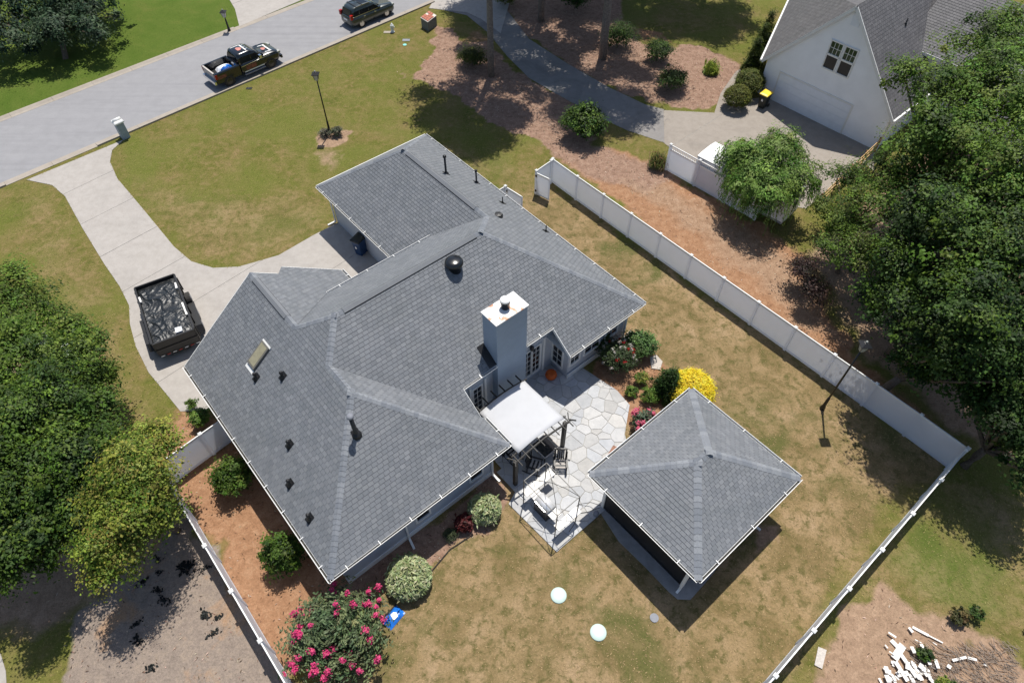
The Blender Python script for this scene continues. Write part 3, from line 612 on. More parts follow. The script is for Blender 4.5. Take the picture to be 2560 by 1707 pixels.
# roof vents and pipes
def pipe(f, u, v, h, r=.045, cap=False):
    z = f(u, v); mb = MB().lathe([(r * 2.6, -.1), (r * 2.4, .03), (r * 1.3, .1), (r, .12), (r, h)], 10, (u, v, z))
    o = house.part('vent_pipe', mb, 'black_metal', None, True)
    if cap: house.part('pipe_cap', MB().lathe([(r, h - .1), (r * 1.7, h - .08), (r * 1.7, h), (r * .8, h + .05)], 10, (u, v, z)), 'cast_grey' if cap == 2 else 'black_metal', o, True)
    g = Vector((f(u + 1, v) - f(u, v), f(u, v + 1) - f(u, v))); q = [(u + a * .16, v + b * .16) for a, b in ((-1, -1), (1, -1), (1, 1), (-1, 1))]
    house.part('flashing_or_shade', MB().quad(*[(x, y, f(x, y) + .032) for x, y in q]), 'black_metal', o)
pipe(fNE, -14.17, 16.34, 1.15, .06, 1); pipe(fNE, -13.79, 18.1, .85, .05, 1); pipe(fNE, -11.47, 18.1, .42, .03); pipe(fNE, -8.58, 18.75, .42, .03); pipe(fSE, -3.22, 3.71, 1.35, .085, 2)
for u, v in ((-8.94, 2.07), (-7.76, 2.89), (-5.31, 1.57), (-4.12, .75), (-2.37, .62)): pipe(fSW, u, v, .34, .05, 1)
house.part('box_vent', MB().lathe([(.24, -.1), (.24, .1), (.2, .16), (.02, .18)], 6, (-9.54, 16.22, fNE(0, 16.22))), 'black_metal')
z = fMS(-6.84, 11.44); dv = house.part('dome_vent', MB().lathe([(.30, -.2), (.30, .22), (.42, .24), (.42, .32), (.38, .40), (.26, .46), (.02, .48)], 20, (-6.84, 11.44, z)), 'black_gloss', None, True)
# skylight
sk = MB(); u0, u1, v0, v1 = -9.85, -9.25, 2.15, 3.12
sk.hexa([(u, v, fSW(u, v) + dz) for dz in (0, .16) for u, v in ((u0, v0), (u1, v0), (u1, v1), (u0, v1))]); so_ = house.part('skylight', sk, 'skylight_frame')
house.part('pane', MB().hexa([(u, v, fSW(u, v) + dz) for dz in (.14, .172) for u, v in ((u0 + .07, v0 + .07), (u1 - .07, v0 + .07), (u1 - .07, v1 - .07), (u0 + .07, v1 - .07))]), 'skylight_glass', so_)
house.part('flashing_or_shade', MB().hexa([(u, v, fSW(u, v) + dz) for dz in (.0, .04) for u, v in ((u0 - .03, v0 - .14), (u1 + .03, v0 - .14), (u1 + .03, v0), (u0 - .03, v0))]).hexa([(u, v, fSW(u, v) + dz) for dz in (.0, .1) for u, v in ((u0 - .03, v1), (u1 + .03, v1), (u1 + .03, v1 + .08), (u0 - .03, v1 + .08))]), 'white_metal', so_)
# ------------------------------------------------ pool house / pavilion
pav = Thing('pavilion', 'square garden pavilion with grey hip roof and dark screened sides beside the patio', 'pavilion', 'H', (6.1, 13.75, 0))
PU0, PU1, PV0, PV1, PZ, PK = 3.22, 9.02, 10.48, 16.98, 2.78, .56; pm = (PU0 + PU1) / 2; ph = (PU1 - PU0) / 2
gW = lambda u, v: PZ + PK * (v - PV0); gE = lambda u, v: PZ + PK * (PV1 - v); gN = lambda u, v: PZ + PK * (u - PU0); gS = lambda u, v: PZ + PK * (PU1 - u)
A0, A1 = (pm, PV0 + ph), (pm, PV1 - ph); cs = [(PU0, PV0), (PU1, PV0), (PU1, PV1), (PU0, PV1)]
pp = [(gW, 1, 1, [[cs[0], cs[1], A0]]), (gE, 1, -1, [[cs[2], cs[3], A1]]), (gN, 0, 1, [[cs[3], cs[0], A0, A1]]), (gS, 0, -1, [[cs[1], cs[2], A1, A0]])]
dk = MB()
for zf, ax, up, pcs in pp: dk.quad(*[(p[0], p[1], zf(*p) - .003) for p in pcs[0]])
pav.part('roof', dk, 'shingle_deck'); lay_roof(pav, pp, CAMUV, 300)
for A, B, f1, f2 in [(cs[0], A0, gW, gN), (cs[1], A0, gW, gS), (cs[2], A1, gE, gS), (cs[3], A1, gE, gN)]:
    pl = Vector((B[0] - A[0], B[1] - A[1])).normalized(); n_ = (-pl.y * .1 + A[0], pl.x * .1 + A[1]); g1, g2 = (f1, f2) if f1(*n_) < f2(*n_) else (f2, f1)
    ridge_caps(pav, (*A, PZ), (*B, f1(*B)), g1, g2, .16, .24)
ridge_caps(pav, (*A0, gN(*A0)), (*A1, gN(*A1)), gN, gS, .16, .24)
pav.part('soffit', MB().poly([(p[0], p[1]) for p in cs], PZ - .15), 'white_trim')
fb = MB()
for i in range(4): fb.bar((*cs[i], PZ - .09), (*cs[(i + 1) % 4], PZ - .09), .03, .18)
pav.part('fascia', fb, 'white_trim')
for i, o in enumerate([(0, -1), (1, 0), (0, 1), (-1, 0)]): gutter(pav, cs[i], cs[(i + 1) % 4], PZ + .015, o, 1.9)
pu0, pu1, pv0, pv1 = 3.92, 8.5, 10.95, 16.5
for u, v in ((pu0, pv0), (pu1, pv0), (pu1, pv1), (pu0, pv1), (pu0, 13.7), (pu1, 13.7)): pav.part('post', MB().box(u - .07, u + .07, v - .07, v + .07, .03, PZ - .15), 'white_trim')
for a, b, q in (((pu0 + .07, pv0), (pu1 - .07, pv0), 0), ((pu1, pv0 + .07), (pu1, pv1 - .07), 1), ((pu1 - .07, pv1), (pu0 + .07, pv1), 0)):
    pav.part('screen', MB().bar((*a, 1.35), (*b, 1.35), .02, 2.3), 'screen_mesh'); pav.part('rail', MB().bar((*a, .12), (*b, .12), .05, .1), 'black_metal')
pav.part('floor', MB().prism([(3.75, 10.75), (5.5, 10.36), (7.0, 10.4), (8.3, 10.38), (8.75, 10.42), (9.1, 10.8), (9.05, 12.0), (8.9, 13.5), (8.8, 16.7), (3.7, 16.7)], -.02, .05), 'concrete_grey')
pav.part('counter', MB().box(6.6, 7.9, 14.2, 16.0, .05, .9), 'interior_dark')
downspout(pav, (8.5, 10.44, PZ - .1), (8.55, 10.72, 0), (.0, -.15, 0)); downspout(pav, (8.95, 15.3, PZ - .1), (8.6, 15.3, 0), (.55, .1, 0))

# ------------------------------------------------ fences
FC = {}
def fence(label, pts, lat=0.0, h=1.78, group=None, caps=True, lattice=False):
    """vinyl privacy fence through post positions pts (house frame)"""
    b = pts[0]; th = Thing('vinyl_fence', label, 'fence', 'H', (b[0], b[1], 0), group=group)
    for i, p in enumerate(pts):
        m = MB().box(p[0] - .064, p[0] + .064, p[1] - .064, p[1] + .064, 0, h + .06); po = th.part('post', m, 'vinyl')
        th.part('post_cap', MB().rings([[(p[0] + a * r, p[1] + c * r, h + .06 + z) for a, c in ((-1, -1), (1, -1), (1, 1), (-1, 1))] for r, z in ((.085, 0), (.085, .035), (.012, .085))]), 'white_metal', po)
    for i in range(len(pts) - 1):
        p, q = Vector((*pts[i], 0)), Vector((*pts[i + 1], 0)); t = (q - p).normalized(); p += t * .064; q -= t * .064; Z = Vector((0, 0, 1)); ph_ = h - (.32 if lattice else 0)
        th.part('panel', MB().bar(p + Z * (ph_ / 2 + .05), q + Z * (ph_ / 2 + .05), .03, ph_ - .1), 'vinyl'); th.part('rail', MB().bar(p + Z * (ph_ - .0), q + Z * ph_, .05, .1), 'white_metal'); th.part('rail', MB().bar(p + Z * .1, q + Z * .1, .05, .14), 'vinyl')
        if lattice:
            th.part('rail', MB().bar(p + Z * h, q + Z * h, .05, .06), 'white_metal'); n = int((q - p).length / .13)
            for k in range(n): a = p + t * ((q - p).length * (k + .5) / n); th.part('picket', MB().bar(a + Z * (ph_ + .05), a + Z * (h - .03), .045, .02, (t.x, t.y, 0)), 'vinyl')
    return th
fence('long white vinyl fence along the far side of the back yard, toward the weeping tree', [(-14.26, 24.58)] + [(-11.98 + 2.27 * k, 24.55) for k in range(11)] + [(12.95, 24.5)])
fence('white vinyl fence across the back of the yard, running toward the plank heap', [(12.93, 24.5 - .13)] + [(12.93, 22.15 - 2.36 * k) for k in range(12)])
fence('white vinyl fence beside the red clay strip, left of the house', [(-9.5, -3.15)] + [(-7.2 + 2.36 * k, -3.12) for k in range(7)])
fence('short two-panel white fence joining the house to the left tree clump', [(-9.62, -2.95), (-9.83, -1.05), (-9.97, .42)])
fence('single white fence panel beside the open gate at the far fence corner', [(-14.2, 24.4), (-14.05, 23.0)])
fence('stub of white fence joining the far house wall to a gate', [(-14.1, 18.78), (-14.16, 20.55)])
def gate(label, p, q):
    th = Thing('gate', label, 'gate', 'H', (p[0], p[1], 0)); a, b = Vector((*p, 0)), Vector((*q, 0)); Z = Vector((0, 0, 1)); t = (b - a).normalized(); a += t * .08
    th.part('panel', MB().bar(a + Z * .92, b + Z * .92, .03, 1.5), 'vinyl')
    for z in (.13, 1.69): th.part('rail', MB().bar(a + Z * z, b + Z * z, .055, .1), 'white_metal')
    th.part('stile', MB().bar(b + Z * .08, b + Z * 1.74, .06, .08), 'vinyl')
    for z in (.35, 1.5): th.part('hinge', MB().box(a.x - .06, a.x + .04, a.y - .06, a.y + .06, z - .06, z + .06), 'black_metal')
gate('open white gate leaf hinged on the far fence corner', (-14.04, 22.92), (-13.0, 23.15)); gate('open white gate leaf close to the far house eave', (-14.16, 20.62), (-12.85, 20.75))
def wfence(label, A, B, n, name='vinyl_fence', cat='fence'):
    pts = [w2h(A + (B - A) * k / n) for k in range(n + 1)]; return fence(label, pts, h=1.95, lattice=True)
wfence('white vinyl fence with open picket top under the weeping tree', px(1664, 425), px(1885, 550), 3)
nf = Thing('wood_fence', 'low orange-brown wooden rail fence between concrete pad and dark trees', 'fence', 'W', px(2190, 378)); A, B = px(2185, 380), px(2040, 520)
for k in range(5):
    p = A + (B - A) * k / 4; nf.part('post', MB().box(p.x - .05, p.x + .05, p.y - .05, p.y + .05, 0, 1.15), 'brown_wood')
for z in (.35, .75, 1.1):
    for k in range(4): p, q = A + (B - A) * k / 4, A + (B - A) * (k + 1) / 4; nf.part('rail', MB().bar((p.x + .07, p.y, z), (q.x + .07, q.y, z), .04, .13), 'raw_wood')

# ------------------------------------------------ pergola, canopy and patio furniture
per = Thing('pergola', 'black pergola holding the white canopy beside the chimney', 'pergola', 'H', (-.9, 10.3, 0))
c0u, c1u, c0v, c1v = -2.35, .62, 8.95, 11.68
for u, v in ((c0u, c0v + .35), (c1u - .05, c0v - .25), (c0u, c1v), (c1u - .1, c1v)): per.part('post', MB().box(u - .08, u + .08, v - .08, v + .08, 0, 2.2), 'dark_wood')
def arc_z(v): return 2.2 + .22 * (1 - ((v - 10.3) / 1.5) ** 2)
for u in (c0u - .02, .30, c1u):
    pts = [(u, v, arc_z(v)) for v in np.linspace(8.72, 11.9, 9)]; mb = MB()
    for a, b in zip(pts, pts[1:]): mb.bar(a, b, .05, .12)
    per.part('beam', mb, 'dark_wood')
for k in range(6): v = 9.1 + k * .5; per.part('rafter', MB().bar((c0u - .45, v, arc_z(v) + .05), (c0u + .12, v, arc_z(v) + .05), .04, .09), 'dark_wood')
for k in range(8): v = 8.8 + k * .43; per.part('slat', MB().bar((.24, v, arc_z(v) + .045), (.92, v, arc_z(v) + .03), .035, .06), 'dark_wood')
for v in (8.72, 11.9):
    for du in (-.28, .28): per.part('brace', MB().bar((c1u - .1, v, 2.2), (c1u - .1 + du, v + (.2 if v > 10 else -.2), 2.25), .04, .08), 'dark_wood')
nu, nv = 10, 14; V = []; Fq = []
for i_ in range(nu + 1):
    for j_ in range(nv + 1):
        u = -2.28 + 2.68 * i_ / nu; v = 9.0 + 2.72 * j_ / nv; s_ = i_ / nu
        V.append((u, v - (.15 if False else 0), arc_z(v) + .11 - .09 * math.sin(s_ * math.pi) * abs(math.sin((v - 9.0) / 2.72 * math.pi)) - .02 * math.sin(s_ * math.pi * 4 + v)))
Fq = [(i_ * (nv + 1) + j_, (i_ + 1) * (nv + 1) + j_, (i_ + 1) * (nv + 1) + j_ + 1, i_ * (nv + 1) + j_ + 1) for i_ in range(nu) for j_ in range(nv)]
cm = MB(); cm.v = V; cm.f = Fq; me = cm.mesh('canopy', 'canopy_cloth', (-.9, 10.3, 0), True)
cv = link('shade_canopy', me, None, h2w(-.9, 10.3), (0, 0, HA)); tag(cv, 'arched off-white cloth canopy spread over the black pergola', 'canopy'); cv.modifiers.new('thickness', 'SOLIDIFY').thickness = .012
def slat_chair(label, u, v, rz, tall=1.12):
    th = Thing('slat_chair', label, 'chair', 'L', h2w(u, v), HA + rz, 'black slatted patio chairs'); M = 'black_metal'
    for x in (-.28, .28):
        for y in (-.24, .26): th.part('leg', MB().bar((x, y, .05), (x, y, .62 if y > 0 else tall), .05, .05), M)
        th.part('armrest', MB().bar((x, -.3, .64), (x, .34, .64), .08, .03), M); th.part('rocker', MB().tube([(x, -.48, .12), (x, -.2, .045), (x, .2, .045), (x, .46, .12)], .025, 6), M)
    for k in range(6): th.part('seat_slat', MB().bar((-.27, -.22 + k * .09, .43), (.27, -.22 + k * .09, .43), .065, .02), 'grey_wood_or_lit_slat' if k % 2 else M)  # every other black slat coloured pale: sunlight painted onto the seat
    for k in range(6): x = -.24 + k * .096; th.part('back_slat', MB().bar((x, -.24, .46), (x, -.34, tall), .055, .02, (0, 1, 0)), M)
    th.part('top_rail', MB().bar((-.3, -.34, tall), (.3, -.34, tall), .05, .09), M)
slat_chair('black slatted armchair standing in the sun between pergola post and grill', 1.25, 10.85, R(180 + 48)); slat_chair('black slatted armchair half under the canopy edge', .55, 9.85, R(-60)); slat_chair('black slatted armchair hidden deepest under the white canopy', -.6, 9.5, R(-90))
tb = Thing('glass_table', 'low glass-topped black table at the canopy edge', 'table', 'H', (.15, 10.9, 0))
tb.part('table_top', MB().box(-.25, .62, 10.45, 11.3, .56, .575), 'glass_dark'); tb.part('frame', MB().bar((-.28, 10.42, .55), (.65, 10.42, .55), .04, .04).bar((-.28, 11.33, .55), (.65, 11.33, .55), .04, .04).bar((-.28, 10.42, .55), (-.28, 11.33, .55), .04, .04).bar((.65, 10.42, .55), (.65, 11.33, .55), .04, .04), 'grey_wood_or_lit_slat')
for u in (-.26, .63):
    for v in (10.44, 11.31): tb.part('leg', MB().box(u - .02, u + .02, v - .02, v + .02, .04, .55), 'black_metal')
gg = Thing('grill_gazebo', 'bare black metal grill shelter frame with two white counters', 'gazebo', 'H', (2.5, 9.0, 0)); q0u, q1u, q0v, q1v = 1.5, 3.55, 8.38, 9.66
cn = [(q0u, q0v), (q1u, q0v), (q1u, q1v), (q0u, q1v)]
for u, v in cn: gg.part('pole', MB().bar((u, v, 0), (u, v, 2.25), .035, .035), 'black_metal')
for i_ in range(4): gg.part('top_rail', MB().bar((*cn[i_], 2.25), (*cn[(i_ + 1) % 4], 2.25), .03, .03), 'black_metal'); gg.part('roof_bar', MB().tube([(*cn[i_], 2.25), ((cn[i_][0] + 2.525) / 2, (cn[i_][1] + 9.02) / 2, 2.62), (2.525, 9.02, 2.78)], .013, 5), 'black_metal')
for v in (q0v, q1v):
    pass
for u in (q0u, q1u):
    gg.part('counter', MB().box(u - .17, u + .17, q0v + .05, q1v + (.45 if u == q0u else .1), .86, .9), 'white_board'); gg.part('bracket', MB().bar((u, q0v, .84), (u, q1v, .84), .03, .03), 'black_metal')
    for s_ in (.25, .5, .75): gg.part('side_rod', MB().bar((u, q0v + (q1v - q0v) * s_, .9), (u, q0v + (q1v - q0v) * s_ - .03, 1.25), .012, .012), 'black_metal')
gl = Thing('grill', 'stainless barbecue grill with white side shelves inside the black frame', 'grill', 'H', (2.4, 8.85, 0))
gl.part('cabinet', MB().box(2.0, 2.8, 8.55, 9.1, .06, .82), 'black_metal'); gl.part('lid', MB().rings([[(u, 8.83 - .28 * math.cos(a), .84 + .3 * math.sin(a)) for a in np.linspace(0, math.pi, 9)] for u in (2.0, 2.8)]), 'stainless', None, True)
gl.part('lid_handle', MB().bar((2.08, 8.52, .98), (2.72, 8.52, .98), .03, .03), 'chrome'); gl.part('side_shelf', MB().box(1.62, 1.99, 8.58, 9.06, .8, .84), 'white_board'); gl.part('side_shelf', MB().box(2.81, 3.2, 8.58, 9.06, .8, .84), 'white_board')
one('wood_board', MB().box(-.22, .22, -.28, .28, .05, .3), 'terracotta_seat', 'small brown wooden box at the lawn end of the grill', 'box', h2w(1.55, 8.2) * 1.0).rotation_euler[2] = HA
o = MB().box(-.15, .15, -.42, .42, .04, .55).box(-.19, .19, -.46, .46, .55, .6); one('wooden_planter', o, 'brown_wood', 'reddish brown wooden box against the pavilion eave on the patio', 'box').location = h2w(2.55, 12.9); bpy.data.objects['wooden_planter'].rotation_euler[2] = HA + R(18)
one('orange_pot', MB().lathe([(.14, 0), (.27, .1), (.31, .24), (.27, .38), (.18, .43), (.05, .40)], 12), 'orange_clay', 'round orange pot on the shaded patio by the bay window', 'pot', smooth=True).location = h2w(-2.75, 13.95, .05)
hz_ = Thing('garden_hose', 'dark hose looping out from the pavilion corner', 'hose', 'H', (3.6, 10.4, 0))
for pts in ([(3.95, 10.75, .5), (3.5, 10.6, .3), (3.15, 10.2, .08), (3.2, 9.7, .06)], [(3.95, 10.7, .35), (3.7, 10.3, .1), (3.45, 9.9, .06), (3.7, 9.4, .06), (3.8, 9.0, .06)]): hz_.part('coil', MB().tube(pts, .014, 5), 'black_metal')
hz_.part('reel', MB().lathe([(.12, 0), (.12, .25), (.03, .27)], 10, (4.0, 10.45, .02)), 'cast_grey', None, True)
st = Thing('stone_slab', 'pale flat stone lying by the rose bed beside the house corner', 'stone', 'W', px(1580, 845)); st.part('slab', MB().prism([(p.x, p.y) for p in (px(1556, 845), px(1575, 826), px(1592, 845), px(1590, 862), px(1560, 850))], -.02, .06), 'flagstone'); facecol(st.o.children[0].data, (.5, .43, .36))
st = Thing('stone_slab', 'pale flat stone lying between green shrub and conical evergreen', 'stone', 'W', px(1630, 915)); st.part('slab', MB().prism([(p.x, p.y) for p in (px(1625, 895), px(1640, 888), px(1656, 905), px(1650, 925), px(1628, 922))], -.02, .06), 'flagstone'); facecol(st.o.children[0].data, (.5, .45, .40))
for (x, y, lb) in ((1283, 1367, 'pale mint round lid in the lawn, nearer the pink-flowered shrub'), (1374, 1452, 'pale mint round lid in the lawn, nearer the pavilion shadow tip')):
    one('tank_lid', MB().lathe([(.33, -.02), (.33, .035), (.31, .055), (.16, .085), (.01, .09)], 28), 'mint_plastic', lb, 'lid', smooth=True).location = dp(x, y)
one('drain_cover', MB().lathe([(.18, -.02), (.18, .04), (.01, .05)], 14), 'cast_grey', 'small grey round cover at the edge of the pavilion shadow', 'cover').location = h2w(8.62, 9.15)
e_ = Thing('edging', 'thin dark bed edging curving along the lawn below the house wall', 'edging', 'H', (1.2, 3, 0))
e_.part('strip', MB().tube([(1.55, .2, .03), (1.5, 1.2, .03), (1.32, 2.4, .03), (1.3, 3.4, .03), (1.05, 4.6, .03), (1.15, 5.6, .03)], .03, 5), 'edging')
bg_ = Thing('feed_bag', 'shiny blue and white plastic bag lying beside the pink-flowered shrub', 'bag', 'L', px(984, 1543), HA + R(12))
bv = [[(x * .26, y * .42, .02 + .16 * max(0, (1 - abs(x) ** 2.5)) * max(0, (1 - abs(y) ** 3)) + .012 * math.sin(9 * x + 5 * y)) for x in np.linspace(-1, 1, 9)] for y in np.linspace(-1, 1, 11)]
mb = MB(); [mb.quad(bv[a][b], bv[a][b + 1], bv[a + 1][b + 1], bv[a + 1][b]) for a in range(10) for b in range(8)]; bgo = bg_.part('sack', mb, 'blue_film', None, True)
bg_.part('print', MB().poly([(-.12, -.02, .19), (.14, -.1, .19), (.16, .12, .19), (.02, .2, .185), (-.1, .12, .19)]), 'white_film', bgo)

# ------------------------------------------------ lamps, street furniture
def lamp(label, base, h):
    th = Thing('street_lamp', label, 'lamp', 'W', base); x, y, _ = base
    th.part('base', MB().lathe([(.13, 0), (.13, .12), (.08, .35), (.07, .9), (.05, 1.0)], 10, (x, y, 0)), 'black_metal', None, True); th.part('pole', MB().lathe([(.05, .9), (.04, h - .6)], 10, (x, y, 0)), 'black_metal', None, True)
    hd = th.part('lantern', MB().rings([[(x + a * r, y + b * r, h - z) for a, b in ((-1, -1), (1, -1), (1, 1), (-1, 1))] for r, z in ((.09, .58), (.10, .52), (.17, .16))]), 'lamp_glass')
    th.part('roof', MB().rings([[(x + a * r, y + b * r, h - z) for a, b in ((-1, -1), (1, -1), (1, 1), (-1, 1))] for r, z in ((.24, .16), (.24, .13), (.08, .02), (.02, 0))]), 'black_metal', hd)
    f = MB()
    for a, b in ((-1, -1), (1, -1), (1, 1), (-1, 1)): f.bar((x + a * .10, y + b * .10, h - .55), (x + a * .175, y + b * .175, h - .16), .02, .02)
    th.part('frame', f, 'black_metal', hd); th.part('finial', MB().lathe([(.05, 0), (.06, .04), (.01, .1)], 8, (x, y, h)), 'lamp_glass', hd, True)
lamp('black post lantern rising from a small bed on the front lawn', px(825, 333), 4.62); lamp('black post lantern leaning into view in front of the back white fence', px(2055, 1021), 5.3); lamp('short black post lantern by the driveway across the street', dp(527, 72), 1.75)
mb_ = Thing('mailbox_pillar', 'pale blue-grey square mailbox pillar at the driveway mouth', 'mailbox', 'L', px(314, 343), R(46))
mb_.part('pillar', MB().box(-.26, .26, -.26, .26, 0, 1.2), 'mailbox_paint'); mb_.part('cap', MB().rings([[(a * r, b * r, z) for a, b in ((-1, -1), (1, -1), (1, 1), (-1, 1))] for r, z in ((.33, 1.2), (.33, 1.28), (.28, 1.34))]), 'white_metal'); mb_.part('box', MB().rings([[(x, .12 * math.cos(a), 1.34 + .16 * math.sin(a)) for a in np.linspace(0, math.pi, 7)] for x in (-.27, .27)]), 'white_metal', None, True)
hy = Thing('fire_hydrant', 'small pale fire hydrant on the front lawn by the kerb', 'hydrant', 'L', px(982, 81), 0)
hy.part('barrel', MB().lathe([(.17, 0), (.17, .05), (.12, .07), (.12, .5), (.16, .52), (.16, .57), (.12, .6), (.07, .7), (.03, .76)], 12), 'hydrant_paint', None, True)
for a in (0, 2.1, 4.2): hy.part('nozzle', MB().tube([(0, 0, .42), (.2 * math.cos(a), .2 * math.sin(a), .42)], .055, 8), 'hydrant_paint')
hy.part('pad', MB().box(-.75, .05, -.22, .12, 0, .04), 'curb_concrete')
bc = px(1071.8, 80); bl_, br_ = px(1054.5, 69), px(1092.8, 64); bx_ = Thing('brick_topped_pillar', 'squat dark stucco pillar with red brick top near the street', 'pillar', 'W', bc)
P4 = [bc, br_, bl_ + (br_ - bc), bl_]; cxy = sum((Vector(p) for p in P4), Vector()) / 4
bx_.part('body', MB().prism([(p.x, p.y) for p in P4], 0, .78), 'stucco_grey'); bx_.part('cap', MB().prism([(p.x, p.y) for p in [cxy + (p - cxy) * 1.04 for p in P4]], .78, .84), 'mortar')
ux, uy = (br_ - bc), (bl_ - bc)
for a in range(4):
    for b in range(3):
        p = bc + ux * (.04 + a * .235) + uy * (.04 + b * .32); q = [p, p + ux * .215, p + ux * .215 + uy * .29, p + uy * .29]
        if (a, b) not in ((2, 2), (3, 0)): bx_.part('brick', MB().prism([(r_.x, r_.y) for r_ in q], .84, .9), 'brick')
uc = Thing('meter_cover', 'flat grey meter cover with cyan lid on the front lawn', 'cover', 'W', px(1015, 103)); p = px(1015, 101); uc.part('plate', MB().box(p.x - .28, p.x + .32, p.y - .2, p.y + .15, -.02, .03), 'cast_grey'); p = px(1012, 113); uc.part('lid', MB().lathe([(.16, -.02), (.16, .03), (.01, .04)], 12, (p.x, p.y, 0)), 'cyan_plastic')
one('valve_cover', MB().box(-.22, .22, -.13, .13, -.02, .04), 'bin_black', 'small dark rectangular valve cover on the lawn below the pickup', 'cover').location = px(623, 222)
def wheelie(label, base, rz, body, lid, h=1.08):
    th = Thing('wheelie_bin', label, 'bin', 'L', base, rz)
    th.part('body', MB().rings([[(a * w_, b * d_, z) for a, b in ((-1, -1), (-.8, -1.08), (.8, -1.08), (1, -1), (1, 1), (-1, 1))] for w_, d_, z in ((.23, .26, .06), (.29, .34, h - .06), (.32, .37, h - .05), (.32, .37, h))]), body)
    th.part('lid', MB().rings([[(-.33, -.42, h + .01), (.33, -.42, h + .01), (.33, .40, h + .01), (-.33, .40, h + .01)], [(-.32, -.40, h + .06), (.32, -.40, h + .06), (.32, .38, h + .09), (-.32, .38, h + .09)], [(-.2, -.25, h + .1), (.2, -.25, h + .1), (.2, .25, h + .13), (-.2, .25, h + .13)]]), lid)
    th.part('handle', MB().bar((-.28, .45, h - .02), (.28, .45, h - .02), .035, .035), body)
    for x in (-.29, .29): th.part('wheel', MB().tube([(x - .03, .34, .13), (x + .03, .34, .13)], .13, 12), 'rubber')
    th.part('emblem', MB().poly([(-.07, -.372, .62), (.07, -.372, .62), (.07, -.377, .75), (0, -.38, .82), (-.07, -.377, .75)]), 'decal_white')
wheelie('blue wheelie bin with black lid in the shaded driveway court', px(905, 632), R(-30), 'blue_plastic', 'bin_black', 1.15); wheelie('dark wheelie bin with bright yellow lid by the neighbouring garage', px(1905, 268), R(-45), 'bin_black', 'yellow_plastic')

# ------------------------------------------------ vehicles (x forward, y left)
def ring_rect(x0, x1, hw, z, k=5, r=.35):
    pts = []; L = (x1 - x0) / 2; cx = (x0 + x1) / 2; r = min(r, hw * .9, L * .9)
    for sx, sy, a0 in ((1, 1, 0), (-1, 1, 90), (-1, -1, 180), (1, -1, 270)):
        for i in range(k): a = R(a0 + 90 * i / (k - 1)); pts.append((cx + sx * (L - r) + r * math.cos(a), sy * (hw - r) + r * math.sin(a), z if not callable(z) else z(cx + sx * (L - r) + r * math.cos(a))))
    return pts
def wheels(th, xs, track, r, wd, rim='alloy'):
    for x in xs:
        for s in (-1, 1):
            y = s * track; t = th.part('wheel', MB().tube([(x, y - wd / 2, r), (x, y + wd / 2, r)], r, 20), 'rubber')
            th.part('rim', MB().lathe([(r * .62, 0), (r * .62, .012), (r * .5, .004), (r * .1, .015), (.01, .015)], 16), rim, t); o_ = t.children[0]; o_.location = (x, y + s * wd / 2, r); o_.rotation_euler = (R(-90 * s), 0, 0)
            for a in range(5): c_, s_ = math.cos(a * 1.2566), math.sin(a * 1.2566); th.part('spoke', MB().bar((x + .06 * c_, y + s * (wd / 2 + .015), r + .06 * s_), (x + r * .6 * c_, y + s * (wd / 2 + .015), r + r * .6 * s_), .05, .012, (0, 1, 0)), rim, t)
            th.part('wheel_arch', MB().tube([(x, s * (track + .03) - .08, r + .02), (x, s * (track + .03) + .02, r + .02)], r * 1.14, 20), 'interior_dark')
def strip(th, name, pts, mat, parent=None): return th.part(name, MB().quad(*pts), mat, parent)
